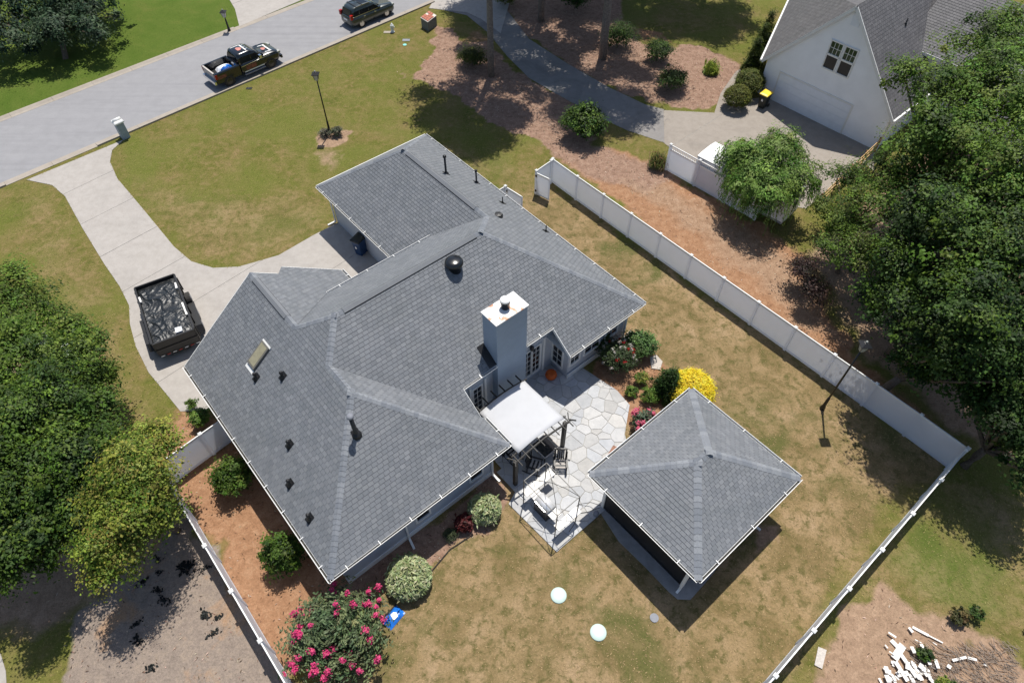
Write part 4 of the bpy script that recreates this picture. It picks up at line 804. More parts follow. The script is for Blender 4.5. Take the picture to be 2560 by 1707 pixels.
def suv(label, base, rz):
    th = Thing('parked_car', label, 'car', 'L', base, rz); hood = lambda x: 1.02 if x < .9 else 1.02 - .13 * ((x - .9) / 1.3) ** 1.5
    body = MB().rings([ring_rect(-2.2, 2.2, .82, .22), ring_rect(-2.28, 2.27, .91, .45), ring_rect(-2.26, 2.25, .91, .75), ring_rect(-2.22, 2.18, .88, lambda x: hood(x) - .08), ring_rect(-2.18, 2.08, .82, hood)])
    th.part('body', body, 'paint_green_grey', None, True)
    cab = MB().rings([ring_rect(-2.16, 1.0, .82, 1.0), ring_rect(-1.98, .42, .72, 1.42), ring_rect(-1.88, .05, .66, 1.58, r=.3), ring_rect(-1.72, -.1, .58, 1.64, r=.3)]); th.part('cabin', cab, 'paint_green_grey', None, True)
    for s in (-1, 1):
        def sp(x, f): hw = .82 - .10 * f; return (x, s * (hw + .012), 1.0 + .42 * f)
        for x0, x1, x2, x3 in ((-.35, .68, .25, -.35), (-1.3, -.42, -.42, -1.25), (-1.95, -1.38, -1.33, -1.8)): strip(th, 'side_window', [sp(x0, .1), sp(x1, .1), sp(x2, .92), sp(x3, .92)], 'glass_dark')
        th.part('chrome_line', MB().bar(sp(-1.95, .06), sp(.75, .06), .015, .025), 'chrome'); th.part('mirror', MB().box(.5, .68, s * .9 - .1, s * .9 + .1, 1.02, 1.18), 'paint_green_grey')
        th.part('roof_rail', MB().bar((-1.6, s * .6, 1.66), (-.1, s * .6, 1.66), .04, .04), 'chrome'); th.part('tail_light', MB().box(-2.27, -2.02, s * .74 - .1, s * .74 + .1, .86, 1.22), 'red_lens'); th.part('headlight', MB().box(1.95, 2.22, s * .66 - .16, s * .66 + .16, .72, .86), 'lamp_glass')
        for x in (.15, -.95): th.part('door_handle', MB().box(x - .1, x + .1, s * .915 - .02, s * .915 + .02, .86, .9), 'chrome')
    strip(th, 'windshield', [(.95, .66, 1.045), (.95, -.66, 1.045), (.20, -.58, 1.52), (.20, .58, 1.52)], 'glass_dark'); strip(th, 'rear_window', [(-2.15, .62, 1.08), (-2.15, -.62, 1.08), (-1.97, -.56, 1.52), (-1.97, .56, 1.52)], 'glass_dark')
    th.part('sunroof', MB().box(-.75, -.22, -.38, .38, 1.64, 1.652), 'glass_dark')
    for x in (-.85, -1.45): th.part('roof_bar', MB().bar((x, -.62, 1.70), (x, .62, 1.70), .05, .025), 'black_metal')
    strip(th, 'number_plate', [(-2.29, -.26, .66), (-2.29, .26, .66), (-2.28, .26, .8), (-2.28, -.26, .8)], 'decal_white'); wheels(th, (1.3, -1.32), .79, .35, .22)
def pickup(label, base, rz):
    th = Thing('pickup_truck', label, 'truck', 'L', base, rz); P = 'paint_black'; hood = lambda x: 1.2 if x < 1.3 else 1.2 - .12 * ((x - 1.3) / 1.4) ** 1.5
    th.part('body', MB().rings([ring_rect(-.72, 2.7, .90, .38), ring_rect(-.72, 2.82, .98, .6), ring_rect(-.72, 2.8, .98, .95), ring_rect(-.72, 2.7, .94, lambda x: hood(x) - .06), ring_rect(-.7, 2.58, .88, hood)]), P, None, True)
    th.part('cabin', MB().rings([ring_rect(-.78, 1.5, .90, 1.16, r=.2), ring_rect(-.66, .95, .80, 1.62, r=.22), ring_rect(-.6, .66, .74, 1.80, r=.22), ring_rect(-.5, .5, .64, 1.86, r=.22)]), P, None, True)
    bed = MB()
    for s in (-1, 1): bed.rings([[(x, s * .98, .5), (x, s * .98, 1.2), (x, s * .94, 1.28), (x, s * .82, 1.28), (x, s * .82, .5)] for x in (-2.78, -.74)])
    bed.box(-2.80, -2.70, -.81, .81, .55, 1.28).box(-.86, -.76, -.81, .81, .55, 1.25); th.part('bed', bed, P); th.part('bed_floor', MB().box(-2.7, -.86, -.81, .81, .5, .72), 'black_metal')
    th.part('bumper', MB().box(-2.95, -2.81, -.9, .9, .45, .68), 'chrome'); th.part('bumper', MB().box(2.78, 2.92, -.9, .9, .42, .66), 'black_gloss'); th.part('tailgate_trim', MB().box(-2.82, -2.71, -.8, .8, 1.282, 1.3), 'grey_wood_or_lit_slat')
    for s in (-1, 1):
        sp = lambda x, f: (x, s * (.90 - .10 * f + .012), 1.16 + .46 * f)
        for x0, x1, x2, x3 in ((.42, 1.25, .82, .42), (-.55, .34, .34, -.5)): strip(th, 'side_window', [sp(x0, .12), sp(x1, .12), sp(x2, .92), sp(x3, .92)], 'glass_dark')
        th.part('belt_line', MB().bar((-.6, s * .985, 1.02), (1.9, s * .985, 1.10), .012, .03), 'chrome'); th.part('mirror', MB().box(.95, 1.12, s * 1.06 - .12, s * 1.06 + .12, 1.2, 1.42), 'chrome')
        th.part('side_step', MB().box(-.5, 1.25, s * 1.02 - .07, s * 1.02 + .07, .36, .42), 'cast_grey'); th.part('tail_light', MB().box(-2.8, -2.62, s * .94 - .05, s * .94 + .05, .85, 1.2), 'red_lens'); th.part('headlight', MB().box(2.55, 2.83, s * .74 - .16, s * .74 + .16, .86, 1.02), 'lamp_glass')
        strip(th, 'door_print', [(-.25, s * .992, .66), (.62, s * .992, .66), (.62, s * .992, .98), (-.25, s * .992, .98)], 'decal_orange'); strip(th, 'stripe', [(-.45, s * .992, .52), (1.25, s * .992, .52), (1.25, s * .992, .60), (-.45, s * .992, .60)], 'decal_white'); strip(th, 'bed_print', [(-2.6, s * .985, .8), (-1.9, s * .985, .8), (-1.9, s * .985, 1.05), (-2.6, s * .985, 1.05)], 'decal_orange')
    strip(th, 'windshield', [(1.46, .74, 1.20), (1.46, -.74, 1.20), (.80, -.66, 1.73), (.80, .66, 1.73)], 'glass_dark'); strip(th, 'rear_window', [(-.79, .7, 1.25), (-.79, -.7, 1.25), (-.67, -.64, 1.66), (-.67, .64, 1.66)], 'glass_dark')
    d = MB(); z = lambda x: hood(x) + .008
    for a, b, c_, e in ((2.15, 2.27, -.6, .6), (1.75, 2.3, .52, .6), (1.75, 2.3, -.6, -.52)): d.quad((a, c_, z(a)), (b, c_, z(b)), (b, e, z(b)), (a, e, z(a)))
    th.part('hood_print', d, 'decal_white'); th.part('hood_emblem', MB().poly([(1.88 + .16 * math.cos(a) * (1 + .3 * math.cos(3 * a)), .2 * math.sin(a), hood(1.9) + .012) for a in np.arange(0, 6.2, .5)]), 'decal_red')
    d = MB()
    for a, b, c_, e in ((.28, .38, -.52, .52), (-.4, .38, .48, .54), (.4, .54, .3, .34), (.4, .54, 0, .04), (.4, .54, -.34, -.3)): d.quad((a, c_, 1.868), (b, c_, 1.868), (b, e, 1.868), (a, e, 1.868))
    th.part('roof_print', d, 'decal_white'); th.part('roof_emblem', MB().poly([(-.02 + .2 * math.cos(a) * (1 + .25 * math.cos(3 * a)), .26 * math.sin(a), 1.872) for a in np.arange(0, 6.2, .5)]), 'decal_red')
    wheels(th, (1.80, -1.81), .86, .41, .26, 'black_gloss')
    return th
def wheelpos(a, b, track):
    A, B = px(*a), px(*b); d = (B - A).normalized(); n = Vector((-d.y, d.x, 0)); c = (A + B) / 2 + n * track; return c, math.atan2(d.y, d.x)
c_, a_ = wheelpos((905.4, 68.4), (967, 42), .79); suv('dark green-grey SUV parked against the near kerb', c_, a_)
c_, a_ = wheelpos((577.5, 213.5), (680, 169), .86); pickup('black pickup truck with printed hood and loaded bed parked against the near kerb', c_, a_)
def sack(label, u, v, rz, mat, sx=.28, sy=.5, h=.2, z=.72):
    pts = [[(x * sx, y * sy, .01 + h * max(0, (1 - abs(x) ** 3)) * max(0, (1 - abs(y) ** 4)) + .02 * math.sin(7 * x + 4 * y)) for x in np.linspace(-1, 1, 7)] for y in np.linspace(-1, 1, 9)]
    mb = MB(); [mb.quad(pts[a][b], pts[a][b + 1], pts[a + 1][b + 1], pts[a + 1][b]) for a in range(8) for b in range(6)]
    q = c_ + Vector((u * math.cos(a_) - v * math.sin(a_), u * math.sin(a_) + v * math.cos(a_), z)); o = one('sack', mb, mat, label, 'bag', group='bags in the pickup bed', smooth=True); o.location = q; o.rotation_euler = (0, 0, a_ + rz)
sack('white sack lying farthest inside the pickup bed', -1.45, .28, R(80), 'white_film', .3, .62, .3); sack('bright blue sack in the middle of the pickup bed', -1.4, -.1, R(92), 'blue_film', .22, .5, .42); sack('pinkish white sack nearest the kerb side of the pickup bed', -1.4, -.5, R(96), 'pink_film', .24, .55, .3)

# dump trailer with wrinkled black tarp
tl, tlr = px(300 + 190 / 5.227, 650 + 370 / 5.227, 1.5), px(300 + 415 / 5.227, 650 + 1100 / 5.227, 1.5); ta = tl - tlr; tL = ta.length; taz = math.atan2(ta.y, ta.x); tW = 2.08
tc = tlr + ta / 2 - Vector((-math.sin(taz), math.cos(taz), 0)) * tW / 2; tr = Thing('dump_trailer', 'black dump trailer covered with wrinkled black plastic on the driveway', 'trailer', 'L', Vector((tc.x, tc.y, 0)), taz)
hl, hw = tL / 2, tW / 2; M = 'black_metal'
for s in (-1, 1):
    tr.part('side_wall', MB().box(-hl, hl, s * hw - .03, s * hw + .03, .55, 1.45), M); tr.part('top_rail', MB().box(-hl, hl, s * hw - .05, s * hw + .05, 1.45, 1.52), M)
    for x in np.linspace(-hl + .3, hl - .3, 6): tr.part('stake', MB().box(x - .04, x + .04, s * (hw + .06) - .03, s * (hw + .06) + .03, .55, 1.45), M)
    for x in (-.95, -.08): t_ = tr.part('wheel', MB().tube([(x, s * 1.16, .38), (x, s * 1.38, .38)], .38, 18), 'rubber'); tr.part('hub', MB().tube([(x, s * 1.37, .38), (x, s * 1.40, .38)], .2, 12), 'cast_grey', t_)
    tr.part('fender', MB().box(-1.42, .40, s * 1.25 - .17, s * 1.25 + .17, .80, .84).hexa([(-1.7, s * 1.25 - .17, .5), (-1.42, s * 1.25 - .17, .80), (-1.42, s * 1.25 + .17, .80), (-1.7, s * 1.25 + .17, .5), (-1.7, s * 1.25 - .17, .54), (-1.42, s * 1.25 - .17, .84), (-1.42, s * 1.25 + .17, .84), (-1.7, s * 1.25 + .17, .54)]), M)
sp_ = tr.part('spare_wheel', MB().tube([(.72, -1.12, .85), (.72, -1.36, .85)], .36, 18), 'rubber'); tr.part('hub', MB().tube([(.72, -1.35, .85), (.72, -1.38, .85)], .18, 12), 'cast_grey', sp_)
tr.part('front_wall', MB().box(hl - .05, hl + .02, -hw, hw, .55, 1.56), M); tr.part('tailgate', MB().box(-hl - .03, -hl + .03, -hw + .04, hw - .04, .55, 1.42), M); tr.part('tailgate_bar', MB().box(-hl - .07, -hl + .02, -hw, hw, 1.42, 1.5).box(-hl - .07, -hl - .03, -hw, hw, .9, .98), M)
tr.part('floor', MB().box(-hl, hl, -hw, hw, .45, .55), M); tr.part('chassis', MB().box(-hl, hl + .2, -.5, .5, .3, .45), M); tr.part('tongue', MB().bar((hl, .5, .42), (hl + 1.1, 0, .42), .08, .1).bar((hl, -.5, .42), (hl + 1.1, 0, .42), .08, .1), M)
for k in range(7): y = -hw + .15 + k * (2 * hw - .3) / 6; tr.part('reflector', MB().box(-hl - .075, -hl - .06, y - .09, y + .09, .47, .52), 'red_lens' if k % 2 else 'decal_white')
tn, tm = 96, 48; tv = []; vr = random.Random(3)
for i_ in range(tn + 1):
    for j_ in range(tm + 1):
        x, y = -hl + .04 + (tL - .1) * i_ / tn, -hw + .06 + (tW - .12) * j_ / tm; e = min(i_, tn - i_, 2 * j_, 2 * (tm - j_)) / 10; e = min(1, e)
        X_ = np.array([x * 1.0 + 20]); Y_ = np.array([y * 1.0 + 20]); wx = X_ + .5 * vnoise(X_, Y_, 1.6, 17); wy = Y_ + .5 * vnoise(X_, Y_, 1.6, 18); n1 = vnoise(X_, Y_, 1.1, 7)[0]; r1 = abs(vnoise(wx * .5 + wy * .35, wy * 2.0 - wx * 1.1, 1.7, 8)[0] - .5); r2 = abs(vnoise(wx * .5 - wy * .3, wy * 1.5 + wx * 1.3, 3.6, 9)[0] - .5); r3 = abs(vnoise(wx - wy, wy + wx, 7.5, 19)[0] - .5)
        tv.append((x, y, 1.36 + e * (.16 * (n1 - .35) + .24 * max(0, .25 - r1) + .18 * max(0, .22 - r2) + .05 * max(0, .2 - r3))))
tpm = MB(); tpm.v = tv; tpm.f = [(i_ * (tm + 1) + j_, (i_ + 1) * (tm + 1) + j_, (i_ + 1) * (tm + 1) + j_ + 1, i_ * (tm + 1) + j_ + 1) for i_ in range(tn) for j_ in range(tm)]
tpo = link('tarp', tpm.mesh('tarp', 'tarp_film', (0, 0, 0), True), None, (tc.x, tc.y, 0), (0, 0, taz)); tag(tpo, 'wrinkled shiny black plastic sheet spread over the trailer load', 'tarp')
def trw(x, y, z): return Vector((tc.x + x * math.cos(taz) - y * math.sin(taz), tc.y + x * math.sin(taz) + y * math.cos(taz), z))
for (x, y, mt, lb, sx, sy) in ((1.3, -.95, 'white_board', 'white scrap poking out beside the tarp toward the spare wheel', .22, .06), (-.6, -.95, 'white_board', 'long white scrap along the house side of the trailer load', .5, .05), (-1.9, -.35, 'white_film', 'white and cyan carton at the tail of the trailer load', .16, .16), (1.2, .95, 'white_board', 'pale scrap at the lawn side of the trailer load', .2, .04)):
    o = one('scrap', MB().hexa([(-sx, -sy, 0), (sx, -sy, .04), (sx, sy, .05), (-sx, sy, .02), (-sx, -sy, .1), (sx, -sy, .12), (sx, sy, .14), (-sx, sy, .1)]), mt, lb, 'scrap'); o.location = trw(x, y, 1.4); o.rotation_euler = (0, .05, taz + vr.uniform(-.2, .2))

# white cargo trailer behind the picket fence, mostly hidden by the weeping tree
ca, cb = px(1745, 388, 2.2), px(1975, 505, 2.2); cd = (cb - ca); cz = math.atan2(cd.y, cd.x); ct = Thing('cargo_trailer', 'white box trailer behind the picket-top fence under the weeping tree', 'trailer', 'L', Vector(((ca.x + cb.x) / 2, (ca.y + cb.y) / 2, 0)) + Vector((-math.sin(cz), math.cos(cz), 0)) * 1.0, cz); cl = cd.length / 2
ct.part('body', MB().box(-cl, cl, -.98, .98, .45, 2.12), 'white_vehicle'); ct.part('roof', MB().rings([[(x, y, z) for y, z in ((-1.0, 2.12), (-1.0, 2.16), (-.4, 2.24), (.4, 2.24), (1.0, 2.16), (1.0, 2.12))] for x in (-cl - .02, cl + .02)]), 'white_metal'); ct.part('trim', MB().box(-cl - .01, cl + .01, -1.0, -.985, 2.06, 2.11).box(-cl, cl, -.99, -.981, .45, .6), 'cast_grey')
for x in (-.5, .4):
    for s in (-1, 1): ct.part('wheel', MB().tube([(x, s * .98 - .1, .34), (x, s * .98 + .1, .34)], .34, 14), 'rubber')

# ------------------------------------------------ neighbouring house
NB = px(1893, 232); NR = px(2185, 376); nd_ = NR - NB; NA = math.atan2(nd_.y, nd_.x); NW = nd_.length
def w2n(p): d = p - NB; return Vector((d.x * math.cos(NA) + d.y * math.sin(NA), -d.x * math.sin(NA) + d.y * math.cos(NA), p.z))
nb = Thing('neighbor_house', 'white gabled house with brown-grey roof and wide garage door, upper right', 'house', 'L', NB, NA)
NT = [(.115, .111, .116), (.126, .122, .127), (.104, .101, .106), (.135, .131, .135), (.118, .114, .119)]; NE_, NP, ND = 2.9, 8.2, 15.0; hx = NW / 2; nk = (NP - NE_) / hx; ov = .3
def w_on(x, y):                      # photo pixel -> (x, z) on the gable wall
    for z in np.arange(-1, 10, .02):
        q = w2n(px(x, y, z))
        if q.y >= 0: best = q
        else: return best.x, best.z
    return best.x, best.z
nb.part('wall', MB().rings([[(0, y, 0), (NW, y, 0), (NW, y, NE_), (hx, y, NP - .12), (0, y, NE_)] for y in (0, ND)]), 'neighbor_siding')
fl = lambda x, y: NE_ + nk * x; fr = lambda x, y: NE_ + nk * (NW - x)
wk = .75; wz = 4.6; fw = lambda x, y: wz + wk * (y - 5.2); fv = lambda x, y: wz + wk * (13.2 - y)
def pl3(a, b, c):
    n_ = (Vector(b) - Vector(a)).cross(Vector(c) - Vector(a)); return lambda x, y: a[2] - (n_.x * (x - a[0]) + n_.y * (y - a[1])) / n_.z
qa, qb, qc, qd = (-ov, -.25, fl(-ov, 0)), (-5.6, 12.5, 2.9), (hx, 12.5, NP), (hx, -.25, NP)
npl = [(pl3(qa, qb, qd), 0, 1, [[qa[:2], qd[:2], qb[:2]]]), (pl3(qb, qc, qd), 0, 1, [[qb[:2], qd[:2], qc[:2]]]), (fr, 0, -1, [[(NW + ov, -.25), (NW + ov, ND), (hx, ND), (hx, -.25)]]), (fw, 1, 1, [[(NW - 2.9, 5.2), (NW + 9, 5.2), (NW + 9, 9.2), (NW - 2.9, 9.2)]]), (fv, 1, -1, [[(NW - 2.9, 9.2), (NW + 9, 9.2), (NW + 9, 13.2), (NW - 2.9, 13.2)]])]
dk = MB()
for zf, ax, up, pcs in npl: dk.quad(*[(p[0], p[1], zf(*p) - .004) for p in pcs[0]])
nb.part('roof', dk, 'shingle_deck'); lay_roof(nb, npl, (0, 0, 0), 0, NT)
nb.part('wing_wall', MB().rings([[(-.05, .3, z), (2, .3, z), (2, 12, z), (-5.0, 12, z)] for z in (0, 2.4)]), 'neighbor_siding')
nb.part('wing_wall', MB().rings([[(x, 5.6, 0), (x, 12.8, 0), (x, 12.8, wz - .1), (x, 9.2, wz + wk * 3.5), (x, 5.6, wz - .1)] for x in (NW - 2.6, NW + 8.7)]), 'neighbor_siding')
tm_ = MB().bar((-ov, -.25, fl(-ov, 0) - .1), (hx, -.25, NP - .1), .05, .2).bar((NW + ov, -.25, fr(NW + ov, 0) - .1), (hx, -.25, NP - .1), .05, .2).bar((NW - 2.9, 5.18, wz - .1), (NW + 9, 5.18, wz - .1), .04, .2)
nb.part('fascia', tm_, 'white_trim'); nb.part('gutter', MB().box(NW + ov, NW + ov + .12, -.25, ND, fr(NW + ov, 0) - .12, fr(NW + ov, 0)).bar((-ov - .08, -.25, fl(-ov, 0) - .06), (-5.68, 12.5, 2.84), .12, .12), 'white_metal')
gx0, gz0 = w_on(1930, 250); gx1, _ = w_on(2099.8, 332.7); gx0 = max(gx0, .9)
gd = nb.part('garage_door', MB().box(gx0, gx1, -.03, .02, 0, 2.15), 'garage_door')
for k in range(4): nb.part('door_panel', MB().box(gx0 + .02, gx1 - .02, -.05, -.031, .02 + k * .535, .02 + k * .535 + .515), 'garage_door', gd)
nb.part('door_trim', MB().box(gx0 - .12, gx0, -.04, .0, 0, 2.27).box(gx1, gx1 + .12, -.04, .0, 0, 2.27).box(gx0, gx1, -.041, .0, 2.152, 2.27), 'white_trim')
for a, b in (((2079, 130), (2100, 150)), ((2109, 142), (2130, 162))):
    pass
xw, zw = w_on(1860 + 805 / 3.336, 490 / 3.336)
for s in (-1, 1):
    sash(nb, 'window', (xw + s * .52, -.01, zw + .47), .80, .82, 'v', -1, 2, 3, 'glass_green'); sash(nb, 'window', (xw + s * .52, -.01, zw - .49), .80, .84, 'v', -1, 1, 1, 'glass_dark')
xv, zv = w_on(1860 + 940 / 3.336, 170 / 3.336); nb.part('gable_vent', MB().box(xv - .28, xv + .28, -.04, .0, zv - .38, zv + .38), 'garage_door')
for x, y, h in ((NW - 1.6, 2.0, .7), (NW - 3.0, 4.2, .4), (NW - .9, 3.1, .3)): nb.part('vent_pipe', MB().lathe([(.12, -.2), (.1, .05), (.05, .1), (.05, h)], 8, (x, y, fr(x, y))), 'black_metal', None, True)
downspout(nb, (NW + ov + .05, .3, 2.5), (NW + .05, .3, 0), (.1, -.4, 0))

# ------------------------------------------------ plants
def unit(a): return a / np.maximum(np.linalg.norm(a, axis=1, keepdims=True), 1e-9)
def leafmesh(name, P, Nn, L, Wd, cols, mat='leaf', T=None, fold=.12):
    n = len(P); rnd = rng.normal(size=(n, 3)); t = unit(np.cross(Nn, rnd)) if T is None else unit(T); b = unit(np.cross(Nn, t)); L = np.broadcast_to(L, (n,))[:, None]; Wd = np.broadcast_to(Wd, (n,))[:, None]
    V = np.stack([P - t * L / 2, P + b * Wd / 2 + Nn * fold * L, P + t * L / 2, P - b * Wd / 2 + Nn * fold * L], 1).reshape(-1, 3); F = np.arange(4 * n).reshape(n, 4)
    return npmesh(name, V, F, cols, mat)
def pick(cols, n, jit=.22):
    c = np.asarray(cols)[rng.integers(0, len(cols), n)]; return np.clip(c * (1 + rng.normal(0, jit, (n, 1))) * (1 + rng.normal(0, .06, (n, 3))) * .85, .003, 1)
def cloud(blobs, n, clump=.42, per=34, low=-.35, shell=None):
    """leaf positions gathered in clumps over several rounded masses (x,y,z,r[,flat])"""
    B = np.array([(b[0], b[1], b[2], b[3], b[4] if len(b) > 4 else .85) for b in blobs]); wts = B[:, 3] ** 2; wts /= wts.sum(); nc = max(4, n // per)
    k = rng.choice(len(B), nc, p=wts); d = unit(rng.normal(size=(nc, 3))); d[:, 2] = np.where(d[:, 2] < low, -d[:, 2], d[:, 2]); rad = B[k, 3] * (rng.uniform(.35, 1.06, nc) ** .7 if shell is None else rng.uniform(shell, 1.02, nc))
    lump = np.ones(nc) if shell is not None else 1 + .26 * np.sin(d[:, 0] * 6 + B[k, 0]) * np.sin(d[:, 1] * 6 + B[k, 1] * 2) + .14 * np.sin(d[:, 2] * 9 + k)
    C = B[k, :3] + d * (rad * lump)[:, None] * np.stack([np.ones(nc), np.ones(nc), B[k, 4]], 1)
    i = np.repeat(np.arange(nc), per); m = len(i); off = rng.normal(size=(m, 3)) * (clump * rng.uniform(.35, 1.45, nc))[i][:, None] * np.array([.55, .55, .40])
    P = C[i] + off; Nn = unit(d[i] * .55 + np.array([0, 0, .75]) + off * .9 + rng.normal(0, .30, (m, 3))); return P, Nn, i, nc
def crown(th, blobs, n, cols, size=.15, asp=.6, clump=.46, per=56, low=-.35, name='crown', mat='leaf', jit=.2, shell=None):
    P, Nn, i, nc = cloud(blobs, n, clump, per, low, shell); P[:, 2] = np.maximum(P[:, 2], .04); cc = pick(cols, nc, jit)[i] * (1 + rng.normal(0, .16, (len(P), 1))); s = size * rng.uniform(.55, 1.35, len(P)) * rng.uniform(.7, 1.35, nc)[i]
    me = leafmesh(name, P - np.array(th.off), Nn, s, s * asp, np.clip(cc, .003, 1), mat); return link(name, me, th.o)
def trunk(th, base, tops, r, bark='bark', forks=True):
    b = Vector(base); top = Vector((sum(t[0] for t in tops) / len(tops), sum(t[1] for t in tops) / len(tops), min(t[2] for t in tops) * .55)); mb = MB()
    m_ = (b + top) / 2 + Vector((random.uniform(-.12, .12), random.uniform(-.12, .12), 0)); mb.tube([b, m_, top], r, 9, r * .7)
    for t in tops: q = Vector(t[:3]); mb.tube([top - Vector((0, 0, .1)), (top + q) / 2 + Vector((random.uniform(-.3, .3), random.uniform(-.3, .3), .1)), q], r * .5, 6, r * .12)
    th.part('trunk', mb, bark, None, True)
def tree(name, label, base, blobs, n, cols, r=.16, group=None, cat='tree', bark='bark', **kw):
    if n > 20000:
        sat = []
        for b_ in blobs:
            for _ in range(3): d_ = unit(rng.normal(size=(1, 3)))[0]; d_[2] = abs(d_[2]) * .7; r_ = b_[3] * rng.uniform(.28, .45); sat.append((b_[0] + d_[0] * b_[3] * 1.0, b_[1] + d_[1] * b_[3] * 1.0, b_[2] + d_[2] * b_[3] * .85, r_, .8))
        blobs = [(*b_[:3], b_[3] * .9, b_[4]) for b_ in blobs] + sat
    th = Thing(name, label, cat, 'W', Vector((base[0], base[1], 0)), group=group); trunk(th, (base[0], base[1], -.05), blobs, r, bark); crown(th, blobs, n, cols, **kw); return th
def B(x, y, z, r, f=.85): p = dp(x, y, z); return (p.x, p.y, z, r, f)
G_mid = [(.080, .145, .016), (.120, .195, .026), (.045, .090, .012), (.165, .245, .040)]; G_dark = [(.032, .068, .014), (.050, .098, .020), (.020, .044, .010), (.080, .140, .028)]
G_blue = [(.045, .085, .04), (.068, .115, .055), (.028, .055, .03), (.10, .15, .075)]; G_yel = [(.22, .27, .038), (.28, .31, .052), (.15, .215, .028), (.29, .27, .06)]; G_lite = [(.135, .25, .040), (.19, .31, .060), (.085, .18, .028), (.25, .36, .095)]
# left clump
bl = [B(25, 705, 4.4, 2.0), B(115, 760, 3.4, 1.6), B(50, 840, 5.0, 2.2), B(165, 840, 3.8, 1.5), B(225, 875, 2.6, 1.0), B(-70, 760, 5, 2.3)]; tree('broadleaf_tree', 'broad green tree with a few white blooms nearest the trailer, left edge', bl[2], bl, 64000, G_mid, .2, size=.125)
bl = [B(105, 945, 5.0, 2.1), B(215, 935, 3.4, 1.4), B(10, 985, 5.2, 2.3), B(150, 1045, 4.8, 1.9), B(235, 990, 3.0, 1.1), B(-80, 1050, 5, 2.3)]; tree('broadleaf_tree', 'dark green tree in the middle of the left tree clump', bl[0], bl, 60000, G_mid[:3] + G_dark[1:2], .2, size=.125)
bl = [B(60, 1120, 4.6, 2.2), B(150, 1150, 3.8, 1.7), B(40, 1220, 4.0, 1.9), B(-60, 1180, 4.5, 2.2), B(120, 1235, 3.0, 1.1)]; tree('broadleaf_tree', 'shadowy green tree at the lower end of the left tree clump', bl[0], bl, 46000, G_mid[:3] + G_dark[:2], .2, size=.125)
bl = [B(325, 1040, 3.8, 1.25), B(300, 1110, 4.6, 1.5), B(275, 1180, 4.4, 1.45), B(345, 1150, 3.4, 1.2), B(265, 1250, 3.6, 1.25), B(330, 1215, 3.0, 1.1)]; tree('broadleaf_tree', 'bright yellow-green tree leaning over the short white fence', bl[1], bl, 40000, G_yel + G_mid[:1], .15, size=.11)
wb = Thing('blossoms', 'scatter of small white blooms on the tree nearest the trailer', 'flowers', 'W', dp(60, 800))
P = np.array([dp(x + random.uniform(-8, 8), y + random.uniform(-8, 8), 6.2 - abs(x - 60) * .012) for x, y in [(10, 790), (98, 765), (100, 775), (80, 785), (102, 790), (150, 795), (155, 812), (3, 830), (30, 810), (8, 862)] for _ in range(9)]); link('flower_head', leafmesh('flower_head', P - np.array(wb.off), unit(rng.normal(size=P.shape) + np.array([0, -.3, 1])), .14, .12, pick([(.62, .68, .52)], len(P), .1), 'petal'), wb.o)
# top left
bl = [B(60, 20, 2.6, 2.5), B(160, 15, 2.6, 2.5), B(215, 65, 1.9, 1.9), B(120, 80, 2.0, 2.2), B(20, 95, 2.0, 2.2), B(-60, 60, 2.4, 2.5), B(100, -70, 3, 3), B(215, -10, 2.4, 2.2)]; tree('broadleaf_tree', 'big dark blue-green tree in the far corner across the street', bl[3], bl, 42000, G_blue, .22, size=.2, clump=.55)
# right wood
bl = [B(2265, 110, 9.5, 2.3), B(2160, 215, 8.0, 2.3), B(2300, 230, 9.5, 2.4), B(2200, 330, 8.5, 2.4), B(2100, 360, 6.2, 1.9), B(2330, 380, 9.5, 2.4), B(2400, 250, 9, 2.5)]; tree('broadleaf_tree', 'tall bright green tree against the neighbouring house wall, right edge', bl[3], bl, 76000, G_lite[:1] + G_mid, .3, size=.14)
bl = [B(1950, 420, 3.2, 1.4), B(1925, 500, 3.0, 1.3), B(2000, 490, 4.5, 1.8), B(1960, 580, 3.6, 1.5), B(2040, 420, 4.6, 1.6)]; tree('broadleaf_tree', 'olive green small-leaved tree beside the wooden rail fence', bl[2], bl, 30000, G_mid + [(.09, .11, .03)], .15, size=.11)
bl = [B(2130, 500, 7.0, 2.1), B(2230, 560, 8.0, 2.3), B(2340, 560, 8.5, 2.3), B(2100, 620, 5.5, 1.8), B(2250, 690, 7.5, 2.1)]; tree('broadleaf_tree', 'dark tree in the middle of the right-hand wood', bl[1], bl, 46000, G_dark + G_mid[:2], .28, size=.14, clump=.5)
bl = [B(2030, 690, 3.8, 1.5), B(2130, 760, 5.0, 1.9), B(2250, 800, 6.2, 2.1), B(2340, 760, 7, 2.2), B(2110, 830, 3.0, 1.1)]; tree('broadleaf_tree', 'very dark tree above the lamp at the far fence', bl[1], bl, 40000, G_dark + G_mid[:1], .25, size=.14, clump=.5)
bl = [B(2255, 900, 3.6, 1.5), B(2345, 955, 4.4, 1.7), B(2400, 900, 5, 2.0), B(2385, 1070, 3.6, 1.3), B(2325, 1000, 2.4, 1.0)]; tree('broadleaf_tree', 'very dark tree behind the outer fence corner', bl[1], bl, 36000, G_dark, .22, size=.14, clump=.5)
bl = [B(1850, 625, 1.3, .75), B(1870, 670, 1.4, .8)]; tree('shrub', 'dull purple-brown shrub at the edge of the right-hand wood', bl[0], bl, 5000, [(.05, .03, .03), (.08, .045, .04), (.035, .03, .02)], .05, cat='shrub', size=.1)
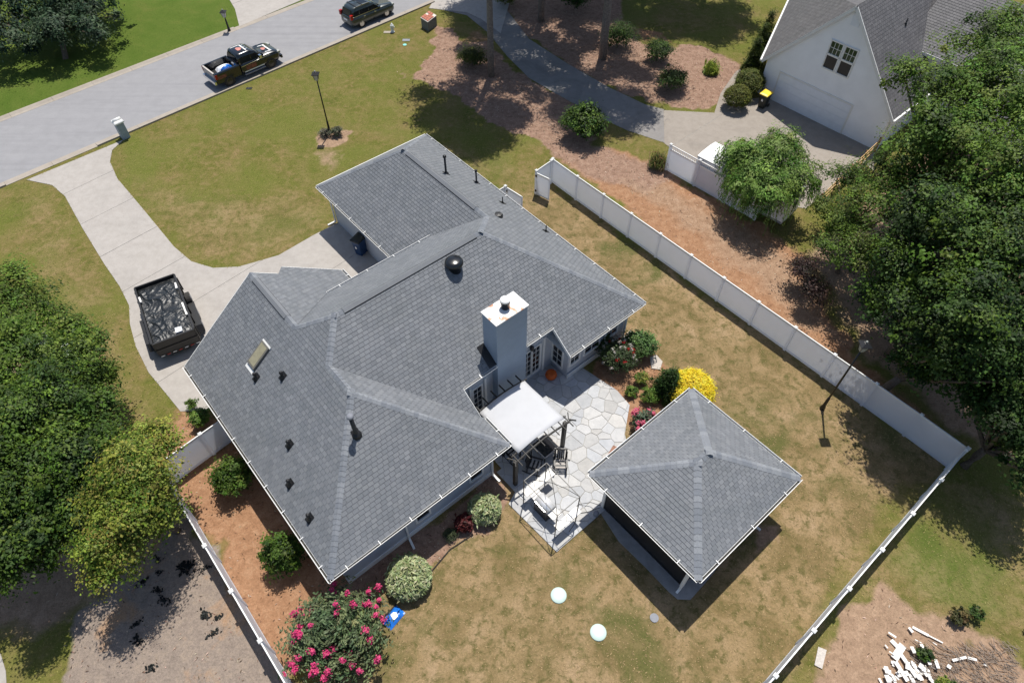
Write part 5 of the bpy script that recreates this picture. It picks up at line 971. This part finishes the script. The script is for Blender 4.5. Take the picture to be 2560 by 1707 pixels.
# pines: tall bare trunks, crowns above the picture
def offframe(x, y, z):               # true while the point would still show below the top edge of the picture
    dz = z - H; dep = y * math.sin(TH) - dz * math.cos(TH); upv = y * math.cos(TH) + dz * math.sin(TH); return 853.5 - FPX * upv / dep > -8
def pine(label, base, h, r0, cr):
    th = Thing('pine_tree', label, 'tree', 'W', base, group=None); x, y, _ = base; lean = (random.uniform(-.2, .2), random.uniform(-.1, .4)); pts = [(x + lean[0] * k / 6, y + lean[1] * k / 6, h * k / 6 - .05) for k in range(7)]
    th.part('trunk', MB().tube(pts, r0, 10, r0 * .35), 'bark_pine', None, True); bls = []
    for k in range(30):
        z = h * random.uniform(.52, .95); a = k * 2.4; rr_ = cr * (1.12 - (z / h - .5) * 1.3) * random.uniform(.35, 1); q = (x + math.cos(a) * rr_ * .85, y + math.sin(a) * rr_ * .85, z)
        while offframe(q[0], q[1] - 1.9, q[2] - 1.2): q = (q[0], q[1], q[2] + .4)   # the crown begins above the picture's top edge
        bls.append((*q, random.uniform(.9, 1.5), .5)); th.part('branch', MB().tube([(x, y, z - .5), q], .07, 5, .02), 'bark_pine')
    bls.append((x, y, h, 1.2, .9)); crown(th, bls, 34000, [(.03, .06, .02), (.045, .08, .025)], .42, .2, clump=.75, per=40, low=-.8)
pine('tall pine trunk nearest the street, with its foot in the mulch bed', px(1228, 190), 19, .27, 6.0); pine('pale tall pine trunk right of the asphalt path', px(1506, 146), 20, .34, 6.6); pine('dark pine trunk rising at the top edge, behind the asphalt path', px(1352, 52), 19, .3, 6.8)
pine('pine beyond the top edge shading the neighbouring lawn', (12.5, 64.0, 0), 21, .3, 6.0); pine('pine beyond the top edge behind the neighbouring house', (17.5, 62.5, 0), 21, .3, 5.6); pine('pine beyond the top edge between the two pale trunks', (7.5, 66, 0), 21, .3, 4.4)
pine('pine beyond the top edge behind the asphalt path', (3.0, 66, 0), 20, .3, 4.0); pine('pine beyond the top edge at the street end of the asphalt path', (-1.5, 63, 0), 20, .3, 3.2)
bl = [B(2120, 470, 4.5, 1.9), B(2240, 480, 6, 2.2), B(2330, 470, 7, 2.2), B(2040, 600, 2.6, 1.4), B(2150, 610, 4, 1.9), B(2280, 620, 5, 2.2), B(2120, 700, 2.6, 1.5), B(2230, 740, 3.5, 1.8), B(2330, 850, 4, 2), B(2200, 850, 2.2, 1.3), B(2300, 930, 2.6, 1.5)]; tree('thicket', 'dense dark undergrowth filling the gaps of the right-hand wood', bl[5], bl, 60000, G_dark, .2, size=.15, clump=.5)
# weeping tree
wp = dp(1790, 505); wt = Thing('weeping_tree', 'bright green weeping tree drooping over the picket-top fence', 'tree', 'W', wp); ctr = [B(1735, 385, 3.0, 1.45), B(1790, 350, 3.4, 1.4), B(1700, 360, 2.8, 1.1), B(1825, 415, 2.9, 1.3), B(1765, 435, 2.9, 1.4), B(1715, 425, 2.6, 1.1)]
trunk(wt, (wp.x, wp.y, -.05), ctr, .11); crown(wt, ctr, 26000, G_lite, .18, .32, clump=.4)
P = []; T_ = []; C_ = []
for k in range(760):
    b_ = ctr[k % len(ctr)]; a = rng.uniform(0, 6.28); rr_ = b_[3] * rng.uniform(.55, 1.12); z0 = b_[2] + .5 * rng.random(); L = rng.uniform(.7, 2.0); cc = pick(G_lite, 1)[0]; x0, y0 = b_[0] + math.cos(a) * rr_, b_[1] + math.sin(a) * rr_
    for s in np.linspace(0, 1, 22): P.append((x0 + math.cos(a) * .35 * math.sqrt(s) + rng.normal(0, .03), y0 + math.sin(a) * .35 * math.sqrt(s) + rng.normal(0, .03), z0 - L * s ** 1.2)); T_.append((math.cos(a) * .3 + rng.normal(0, .5), math.sin(a) * .3 + rng.normal(0, .5), -1)); C_.append(cc)
P = np.array(P); link('strands', leafmesh('strands', P - np.array(wt.off), unit(rng.normal(size=P.shape) + np.array([0, -.3, .7])), .17, .05, np.array(C_), 'leaf', np.array(T_)), wt.o)
# shrubs
def shrub(label, x, y, r, h, cols, n, size=.09, asp=.6, name='shrub', z0=.35, clump=None, cat='shrub', low=-.2, jit=.2, parts=None, tight=False):
    p = dp(x, y); th = Thing(name, label, cat, 'W', p); bls = [(p.x, p.y, h * .5, r, h * .55 / r)]
    if not tight:
        for k in range(5): a = k * 1.3 + random.random(); bls.append((p.x + math.cos(a) * r * .45, p.y + math.sin(a) * r * .45, h * random.uniform(.4, .7), r * .6, .8))
    th.part('stems', MB().tube([(p.x, p.y, 0), (p.x + .03, p.y, h * .5)], .04, 6, .02).tube([(p.x, p.y, 0), (p.x - r * .4, p.y + .1, h * .6)], .025, 5, .01).tube([(p.x, p.y, 0), (p.x + r * .4, p.y - .1, h * .6)], .025, 5, .01), 'bark')
    crown(th, bls, n, cols, size, asp, clump or r * (.12 if tight else .25), 14 if tight else 26, low, 'foliage', jit=jit, shell=.82 if tight else None); return th, p
shrub('dark round shrub with bright tip by the asphalt path', 1340, 318, 1.3, 2.3, G_dark + G_mid[:2] + G_lite[:1], 15000, .14)
shrub('clipped round olive shrub nearest the concrete pad', 1686, 248, .95, 1.6, [(.13, .145, .025), (.165, .17, .028), (.09, .11, .02)], 15000, .07, tight=True); shrub('clipped round olive shrub behind the yellow-lidded bin', 1714, 218, 1.05, 1.8, [(.12, .145, .028), (.15, .165, .035), (.08, .11, .02)], 15000, .08, tight=True)
shrub('clipped round olive shrub touching the white garage wall', 1722, 185, .9, 1.5, [(.13, .155, .025), (.155, .17, .03), (.09, .11, .02)], 12000, .07, tight=True); shrub('smallest clipped olive shrub at the far garage corner', 1733, 160, .7, 1.3, [(.13, .155, .025), (.09, .11, .02)], 8000, .07, tight=True)
shrub('dark shrub on mulch left of the lily clump', 1540, 208, 1.05, 1.7, G_dark + [(.06, .07, .02)], 9000); shrub('dark shrub on mulch behind another, toward the pine trunk', 1508, 140, 1.05, 1.6, G_dark + G_mid[:1], 8000); shrub('deep green shrub close behind the pale pine trunk', 1418, 110, 1.35, 1.8, G_dark + G_mid[:1], 9000); shrub('yellow-green shrub at the foot of the street-side pine', 1085, 150, 1.1, 1.3, [(.10, .12, .025), (.14, .15, .03), (.06, .08, .02)], 7000, .1); shrub('yellow-green shrub at the top edge beside the path', 1160, 12, 1.0, 1.2, [(.10, .13, .025), (.15, .17, .03)], 5000, .1)
shrub('dark undergrowth bush at the top edge between two pine trunks', 1320, 20, 1.3, 1.8, G_dark, 6000, .12)
shrub('glossy green shrub on clay near the short white fence', 548, 1115, .85, 1.7, [(.055, .11, .012), (.09, .16, .018), (.03, .06, .01), (.13, .19, .03)], 8000, .1); shrub('glossy green shrub under the left eave near the roof corner', 665, 1290, .8, 1.8, [(.055, .11, .012), (.10, .17, .018), (.03, .06, .01)], 7000, .1)
shrub('tiny green conifer on pale gravel by the driveway end', 447, 938, .28, .75, G_mid + G_lite[:1], 1500, .06); shrub('small bright green bush in the shade behind the short fence', 468, 972, .5, .9, G_lite + G_mid, 2500, .09)
shrub('rose bush with red and white blooms by the bay window', 1413, 838, .95, 1.5, [(.045, .075, .025), (.07, .10, .04), (.03, .05, .02)], 7000, .08); shrub('light green leafy shrub behind the rose bush', 1465, 812, .85, 1.2, [(.10, .19, .05), (.14, .24, .07), (.07, .13, .04)], 6000, .11); shrub('large leafy dark bush in the shade against the house windows', 1370, 800, .7, 1.4, G_dark, 3500, .1)
shrub('lowest small green shrub in the clay bed beside the patio', 1448, 905, .32, .5, G_mid + G_yel[:1], 1800, .07); shrub('small yellow-green shrub in the clay bed under the rose bush', 1471, 878, .38, .6, G_yel + G_mid, 2200, .07); shrub('round mid-green shrub in the clay bed by the pink oleander', 1490, 918, .45, .75, G_mid + G_lite[:1], 2600, .07)
th, p = shrub('dark conical evergreen beside the golden shrub', 1528, 905, .72, 1.0, [(.022, .05, .008), (.035, .075, .012), (.014, .032, .008)], 200, .06)
crown(th, [(p.x, p.y, .35 + k * .32, .74 * (1 - (k / 6.3) ** 1.4), .6) for k in range(6)], 15000, [(.025, .06, .008), (.042, .09, .014), (.014, .034, .008), (.06, .115, .02)], .09, .4, .16, 26, -.6, 'crown')
shrub('bright golden yellow rounded shrub touching the pavilion roof corner', 1580, 915, 1.08, 1.5, [(.92, .72, .03), (1.0, .82, .05), (.78, .58, .02), (1.0, .88, .10)], 26000, .085, .4, tight=True, jit=.1)
shrub('weedy green bush at the foot of the plank heap', 2166, 1585, .4, .6, G_mid + G_yel[:1], 2500, .08); shrub('low dark weed near the white plank heap, by the pale board', 2118, 1505, .3, .4, G_dark + G_mid[:2], 1200, .08); shrub('brown and green weeds above the white plank heap', 2195, 1420, .38, .5, [(.10, .10, .03), (.05, .06, .02), (.16, .12, .05)], 1800, .08); shrub('dark weed tuft above the white plank heap, toward the lawn', 2232, 1412, .3, .5, G_dark + [(.10, .10, .03)], 1300, .08); shrub('small bright weed right of the white planks', 2362, 1452, .2, .3, G_mid + G_yel[:1], 700, .07)
shrub('sparse grey-green plant hugging the front lawn lamp post', 775, 312, .42, .6, [(.10, .12, .075), (.07, .09, .05), (.14, .15, .10)], 2500, .07); shrub('greyish twiggy plant left of the front lawn lamp post', 748, 312, .42, .45, [(.20, .18, .14), (.14, .13, .09), (.10, .11, .07)], 2000, .06)
# willow-leaved variegated shrubs, spiky grasses
def spiky(label, x, y, r, h, n, cols, lw=.035, name='shrub', droop=.5, cat='shrub', seg=3):
    p = dp(x, y); th = Thing(name, label, cat, 'W', p); V = []; C = []
    for k in range(n):
        a = rng.uniform(0, 6.28); e = rng.uniform(0, 1) ** .55; tip = np.array([math.cos(a) * r * e, math.sin(a) * r * e, h * (1.0 - .6 * e ** 2.6) * rng.uniform(.72, 1.06)]); c_0 = np.array([math.cos(a) * r * e * .45, math.sin(a) * r * e * .45, h * .3 + tip[2] * .4]); cc = pick(cols, 1, .18)[0]
        L = rng.uniform(.16, .3) * (1 if seg == 3 else 3.2); d0 = tip - c_0; d0 /= max(np.linalg.norm(d0), .01); d0 = d0 + rng.normal(0, .45, 3); d0 /= np.linalg.norm(d0); s = np.cross(d0, [0, 0, 1]); s /= max(np.linalg.norm(s), .01); s = s * lw * rng.uniform(.7, 1.3); q = tip - d0 * L
        mid = (tip + q) / 2 + np.array([0, 0, .03]); tp = tip - np.array([0, 0, droop * L * .5]); V += [q, mid + s, tp, mid - s]; C.append(cc)
    V = np.array(V); me = npmesh('foliage', V, np.arange(len(V)).reshape(-1, 4), np.array(C), 'leaf'); link('foliage', me, th.o)
    th.part('stems', MB().tube([(p.x, p.y, 0), (p.x, p.y, h * .5)], .04, 5, .01).tube([(p.x, p.y, 0), (p.x + r * .4, p.y, h * .5)], .025, 5, .008).tube([(p.x, p.y, 0), (p.x - r * .3, p.y + r * .3, h * .5)], .025, 5, .008), 'bark'); return th
PALE = [(.36, .42, .20), (.44, .49, .26), (.27, .34, .14), (.52, .55, .32)]
spiky('pale variegated willow shrub close to the pink-flowered shrub', 942, 1335, 1.0, 1.35, 5200, PALE); spiky('pale variegated willow shrub near the grill shelter', 1114, 1178, .78, 1.2, 3800, PALE)
spiky('small dark red maple between the house and the pale willow shrub', 1066, 1208, .45, .8, 1100, [(.10, .016, .018), (.14, .03, .028), (.06, .012, .014)], .05)
spiky('thin dark green grassy plant in shade below the red maple', 1035, 1232, .38, .5, 260, [(.05, .07, .03), (.08, .10, .05)], .014)
spiky('bright yellow-green lily clump on the mulch bed', 1632, 168, .72, .85, 700, [(.26, .34, .04), (.36, .42, .06), (.16, .24, .03)], .035, 'lily_clump', .8, 'plant', 1)
spiky('arching reddish-green ornamental grass at the picket-top fence end', 1508, 385, .75, 1.15, 700, [(.13, .15, .03), (.20, .20, .05), (.18, .09, .04), (.08, .12, .03)], .022, 'ornamental_grass', .9, 'grass plant', 1)
# flowering shrubs
def flowering(label, x, y, r, h, stems, leaves, pink, blooms, leafc, name, bsz=.2):
    p = dp(x, y); th = Thing(name, label, 'shrub', 'W', p); P = []; T = []; Cc = []; tips = []; st_ = MB()
    for k in range(stems):
        a = rng.uniform(0, 6.28); e = rng.uniform(0, 1) ** .5 * rng.choice([.9, 1, 1, 1.12, 1.35]); tip = np.array([math.cos(a) * r * e, math.sin(a) * r * e, h * max(.45, 1.05 - .45 * e ** 2) * rng.uniform(.72, 1.18)]); tips.append((e, tip))
        c0 = pick(leafc, 1, .2)[0]; m_ = np.array([tip[0] * .35, tip[1] * .35, tip[2] * .62])
        if k % 4 == 0: st_.tube([(p.x, p.y, 0), (p.x + m_[0], p.y + m_[1], m_[2]), (p.x + tip[0], p.y + tip[1], tip[2])], .022, 4, .006)
        for s in rng.uniform(.3, 1, leaves):
            b_ = (1 - s) ** 2 * np.zeros(3) + 2 * s * (1 - s) * m_ + s * s * tip; dr = unit((tip - m_)[None])[0]; sd = unit(np.cross(dr, [0, 0, 1])[None])[0] * rng.choice([-1, 1]); P.append(b_ + sd * .08 + rng.normal(0, .06, 3)); T.append(sd + dr * .5 + rng.normal(0, .25, 3)); Cc.append(c0 * rng.uniform(.8, 1.25))
    P = np.array(P); link('foliage', leafmesh('foliage', P, unit(rng.normal(0, .35, P.shape) + np.array([0, 0, 1])), .15, .06, np.clip(Cc, .003, 1), 'leaf', np.array(T)), th.o); th.part('stems', st_, 'bark')
    tips.sort(key=lambda t: -.15 * t[0] - rng.random())
    for e, t in tips[:blooms]:
        n = 80; s_ = bsz * rng.uniform(.6, 1.2); o_ = rng.normal(size=(n, 3)) * np.array([.42, .42, .5]) * s_; c = pick(pink, n, .15); link('flower_head', leafmesh('flower_head', o_, unit(o_ + rng.normal(0, .4, o_.shape) * s_ + np.array([0, 0, .1])), .075, .065, c, 'petal'), th.o, tuple(t + np.array([0, 0, .08]) + unit(t[None])[0] * .08))
    return th
flowering('big crape myrtle with deep pink flower heads at the near roof corner', 785, 1475, 1.75, 2.3, 620, 42, [(.72, .05, .20), (.62, .05, .18), (.78, .11, .25)], 58, [(.125, .185, .085), (.15, .205, .10), (.085, .135, .06), (.20, .24, .11)], 'crape_myrtle', .125)
flowering('pink-flowered oleander partly under the pavilion eave', 1478, 985, .62, 1.15, 110, 34, [(.80, .18, .28), (.72, .12, .22)], 15, [(.10, .14, .09), (.07, .11, .06), (.15, .19, .12)], 'oleander', .15)
rb = Thing('rose_blooms', 'scattered red and pale blooms on the rose bush', 'flowers', 'W', dp(1413, 838)); q = dp(1413, 838)
for k in range(34): a = rng.uniform(0, 6.28); e = rng.uniform(0, 1) ** .5 * 1.0; o_ = rng.normal(size=(26, 3)) * .05; link('flower_head', leafmesh('flower_head', o_, unit(o_ + np.array([0, 0, .03])), .06, .05, pick([(.55, .03, .03)] if k % 4 == 0 else [(.62, .58, .52)], 26, .1), 'petal'), rb.o, (math.cos(a) * e, math.sin(a) * e, 1.55 - .75 * e * e + .1))
# columnar evergreens along the neighbouring house
for k, lb in enumerate(('columnar evergreen nearest the white gable corner', 'second columnar evergreen along the neighbouring house', 'third columnar evergreen along the neighbouring house at the top edge')):
    x, y = -1.5 - .92 * k, .9 + k * 2.2; q = NB + Vector((x * math.cos(NA) - y * math.sin(NA), x * math.sin(NA) + y * math.cos(NA), 0)); th = Thing('columnar_evergreen', lb, 'tree', 'W', q); th.part('trunk', MB().tube([(q.x, q.y, 0), (q.x, q.y, 1.5)], .07, 6, .04), 'bark'); crown(th, [(q.x, q.y, .6 + j * .5, .8 * (1 - j / 8), .8) for j in range(6)], 9000, [(.09, .12, .015), (.05, .08, .012), (.03, .05, .01)], .1, .4, .18, 24, -.8)

# ------------------------------------------------ heaps and litter
k8 = lambda x, y, z=0: px(2050 + x / 4.612, 1500 + y / 4.612, z)
PL = [((815, 460), (890, 545), .16), ((945, 520), (840, 680), .26), ((870, 560), (1090, 900), .14), ((850, 715), (990, 940), .15), ((1140, 515), (1235, 760), .12), ((1060, 310), (1240, 410), .10), ((1240, 410), (1405, 495), .05), ((1010, 320), (1050, 380), .1), ((770, 380), (855, 440), .07), ((1030, 545), (1060, 625), .13), ((1060, 710), (1160, 930), .14), ((1020, 850), (1070, 960), .14), ((1510, 700), (1660, 665), .09), ((1680, 670), (1780, 700), .09), ((1300, 690), (1330, 800), .12), ((1270, 760), (1340, 790), .08), ((830, 880), (850, 960), .10), ((735, 520), (765, 560), .05), ((780, 600), (830, 640), .05), ((1440, 760), (1480, 790), .14), ((1880, 740), (1910, 750), .12), ((670, 900), (700, 960), .08), ((1080, 460), (1150, 500), .03), ((1280, 495), (1320, 530), .03), ((740, 870), (770, 960), .16), ((1160, 760), (1200, 860), .18), ((880, 830), (910, 890), .16)]
_r = random.Random(21)
PL += [((x, y), (x + _r.uniform(-40, 45), y + _r.uniform(25, 90)), _r.uniform(.05, .15)) for x, y in [(_r.uniform(720, 1260), _r.uniform(690, 930)) for _ in range(26)]]
PLL = {0: 'white plank end sticking out above the crossed planks of the heap', 1: 'widest white plank, lying crosswise over the heap', 2: 'long white plank running down from under the widest one', 3: 'second long white plank, left of the longest in the heap', 4: 'narrow white plank beside the dark gap right of the heap', 5: 'white plank farthest from the fence, upper end of a long thin line', 6: 'thinnest long white strip continuing toward the lawn', 10: 'broad white plank low in the middle of the heap', 12: 'white strip among twigs right of the heap', 13: 'white strip end pointing at the lawn, among the twigs', 20: 'small white square farthest right among the twigs'}
for k, (a, b, wd) in enumerate(PL):
    z0 = .04 + (k % 5) * .035; A_, B_ = k8(*a), k8(*b); A_.z = z0; B_.z = z0 + random.uniform(0, .08); c = (A_ + B_) / 2; o = one('white_plank', MB().bar(A_, B_, wd * 1.05, .022), 'white_board', PLL.get(k, 'short broken white piece in the heap beyond the back fence'), 'plank', (c.x, c.y, 0), None if k in PLL else 'white planks in the heap')
o = one('board', MB().hexa([tuple(px(1860 + x / 3.336, 1237 + y / 3.336, z)) for z in (.02, .06) for x, y in ((620, 1262), (690, 1290), (652, 1448), (588, 1415))]), 'grey_wood_or_lit_slat', 'pale rectangular board lying alone by the back fence', 'board')
tw = MB()
for k in range(420): q = k8(random.uniform(1050, 2300), random.uniform(560, 1050)); a = random.gauss(2.45, .5); L = random.uniform(.15, .6); z = random.uniform(.02, .16); tw.bar((q.x, q.y, z), (q.x + math.cos(a) * L, q.y + math.sin(a) * L, z + random.uniform(-.02, .06)), .014, .012)
o = one('dry_twigs', tw, 'stick', 'tangle of dry twigs around the white plank heap', 'twigs'); o['kind'] = 'stuff'
sc_ = [((470, 1415), 22), ((455, 1422), 14), ((395, 1398), 12), ((360, 1453), 14), ((410, 1500), 15), ((512, 1535), 16), ((550, 1540), 12), ((515, 1420), 12), ((400, 1430), 10), ((345, 1600), 16), ((275, 1400), 14), ((300, 1395), 10), ((530, 1585), 14), ((340, 1560), 12), ((395, 1475), 12), ((375, 1670), 14)]
for k, ((x, y), s) in enumerate(sc_):
    q = px(x, y); r_ = s / 56; n = int(16 + s * 2); P = np.stack([rng.normal(0, .45 * r_, n), rng.normal(0, .3 * r_, n), rng.uniform(.008, .03, n)], 1); P[:, 1] += P[:, 0] * rng.uniform(-.8, .8)
    o = link('charred_scrap', leafmesh('charred_scrap', P, unit(rng.normal(0, .35, (n, 3)) + np.array([0, 0, 1])), r_ * rng.uniform(.25, .7, n), r_ * rng.uniform(.15, .4, n), pick([(.02, .024, .024), (.035, .038, .036), (.012, .013, .013)], n)), None, q)
    tag(o, 'ragged black scrap lying on the bare grey-brown ground', 'scrap', 'black scraps on the bare ground')

# ------------------------------------------------ short grass blades over the lawns
n = 170000; xs = rng.uniform(-40, 34, n); ys = rng.uniform(5, 60, n); ix = np.clip(np.searchsorted(fx, xs), 0, len(fx) - 1); iy = np.clip(np.searchsorted(fy, ys), 0, len(fy) - 1)
wa_, wb_ = WA[iy, ix], WB[iy, ix]; keep = (wa_[:, 2] < .45) & (wb_[:, :3].max(1) < .4)
rs_ = (xs - RN0.x) * RNrm.x + (ys - RN0.y) * RNrm.y; keep &= (rs_ < -.7) | (rs_ > RW + .7)
du, dv = xs - O.x, ys - O.y; uu = du * math.cos(HA) + dv * math.sin(HA); vv = -du * math.sin(HA) + dv * math.cos(HA)
edge = np.full(n, -9.0)
for P_ in (drive, nd, apron, padp): edge = np.maximum(edge, sdist(xs, ys, P_))
keep &= edge < .05
keep &= sdist(uu, vv, PAT) < -.05; keep &= ~((uu > 3.6) & (uu < 9.1) & (vv > 10.3) & (vv < 16.8)); keep &= ~((uu > -20.2) & (uu < -.5) & (vv > .4) & (vv < 18.8))
xs, ys, wa_, edge = xs[keep], ys[keep], wa_[keep], edge[keep]; n = len(xs); P = np.stack([xs, ys, np.where(edge > -.12, .042, .016)], 1); ol, lu, dr_ = np.array([.205, .188, .056]), np.array([.105, .150, .028]), np.array([.265, .19, .10])
cb = ol + (lu - ol) * wa_[:, :1]; cb = cb + (dr_ - cb) * wa_[:, 1:2]; cb = np.where(rng.random((n, 1)) < .3, cb * np.array([.86, .98, .84]), cb * rng.uniform(.95, 1.5, (n, 1)))
gm = leafmesh('grass', P, unit(rng.normal(0, .22, (n, 3)) + np.array([0, 0, 1])), rng.uniform(.05, .11, n), rng.uniform(.02, .04, n), np.clip(cb, .003, 1), 'grass_blade', None, .02); go = link('grass', gm); tag(go, 'short mown grass of the lawns', 'grass'); go['kind'] = 'stuff'

n = 90000; xs = rng.uniform(-40, 34, n); ys = rng.uniform(5, 60, n); ix = np.clip(np.searchsorted(fx, xs), 0, len(fx) - 1); iy = np.clip(np.searchsorted(fy, ys), 0, len(fy) - 1)
wa_, wb_ = WA[iy, ix], WB[iy, ix]; keep = (np.maximum(wa_[:, 2], wb_[:, :3].max(1)) > .5) & (rng.random(n) < .25 + .75 * wb_[:, 0])
for P_ in (drive, nd, apron, padp): keep &= sdist(xs, ys, P_) < .12
du, dv = xs - O.x, ys - O.y; uu = du * math.cos(HA) + dv * math.sin(HA); vv = -du * math.sin(HA) + dv * math.cos(HA); keep &= ~((uu > -20.2) & (uu < -.5) & (vv > .4) & (vv < 18.8)); keep &= sdist(uu, vv, PAT) < .05
xs, ys = xs[keep], ys[keep]; n = len(xs); P = np.stack([xs, ys, np.full(n, .035)], 1)
lm = leafmesh('leaf_litter', P, unit(rng.normal(0, .2, (n, 3)) + np.array([0, 0, 1])), rng.uniform(.07, .2, n), rng.uniform(.012, .04, n), pick([(.36, .22, .16), (.50, .36, .26), (.16, .09, .06), (.58, .46, .36), (.10, .07, .05)], n, .2), 'grass_blade', None, .02)
lo_ = link('leaf_litter', lm); tag(lo_, 'pine straw and leaf litter strewn over beds and bare soil', 'litter'); lo_['kind'] = 'stuff'
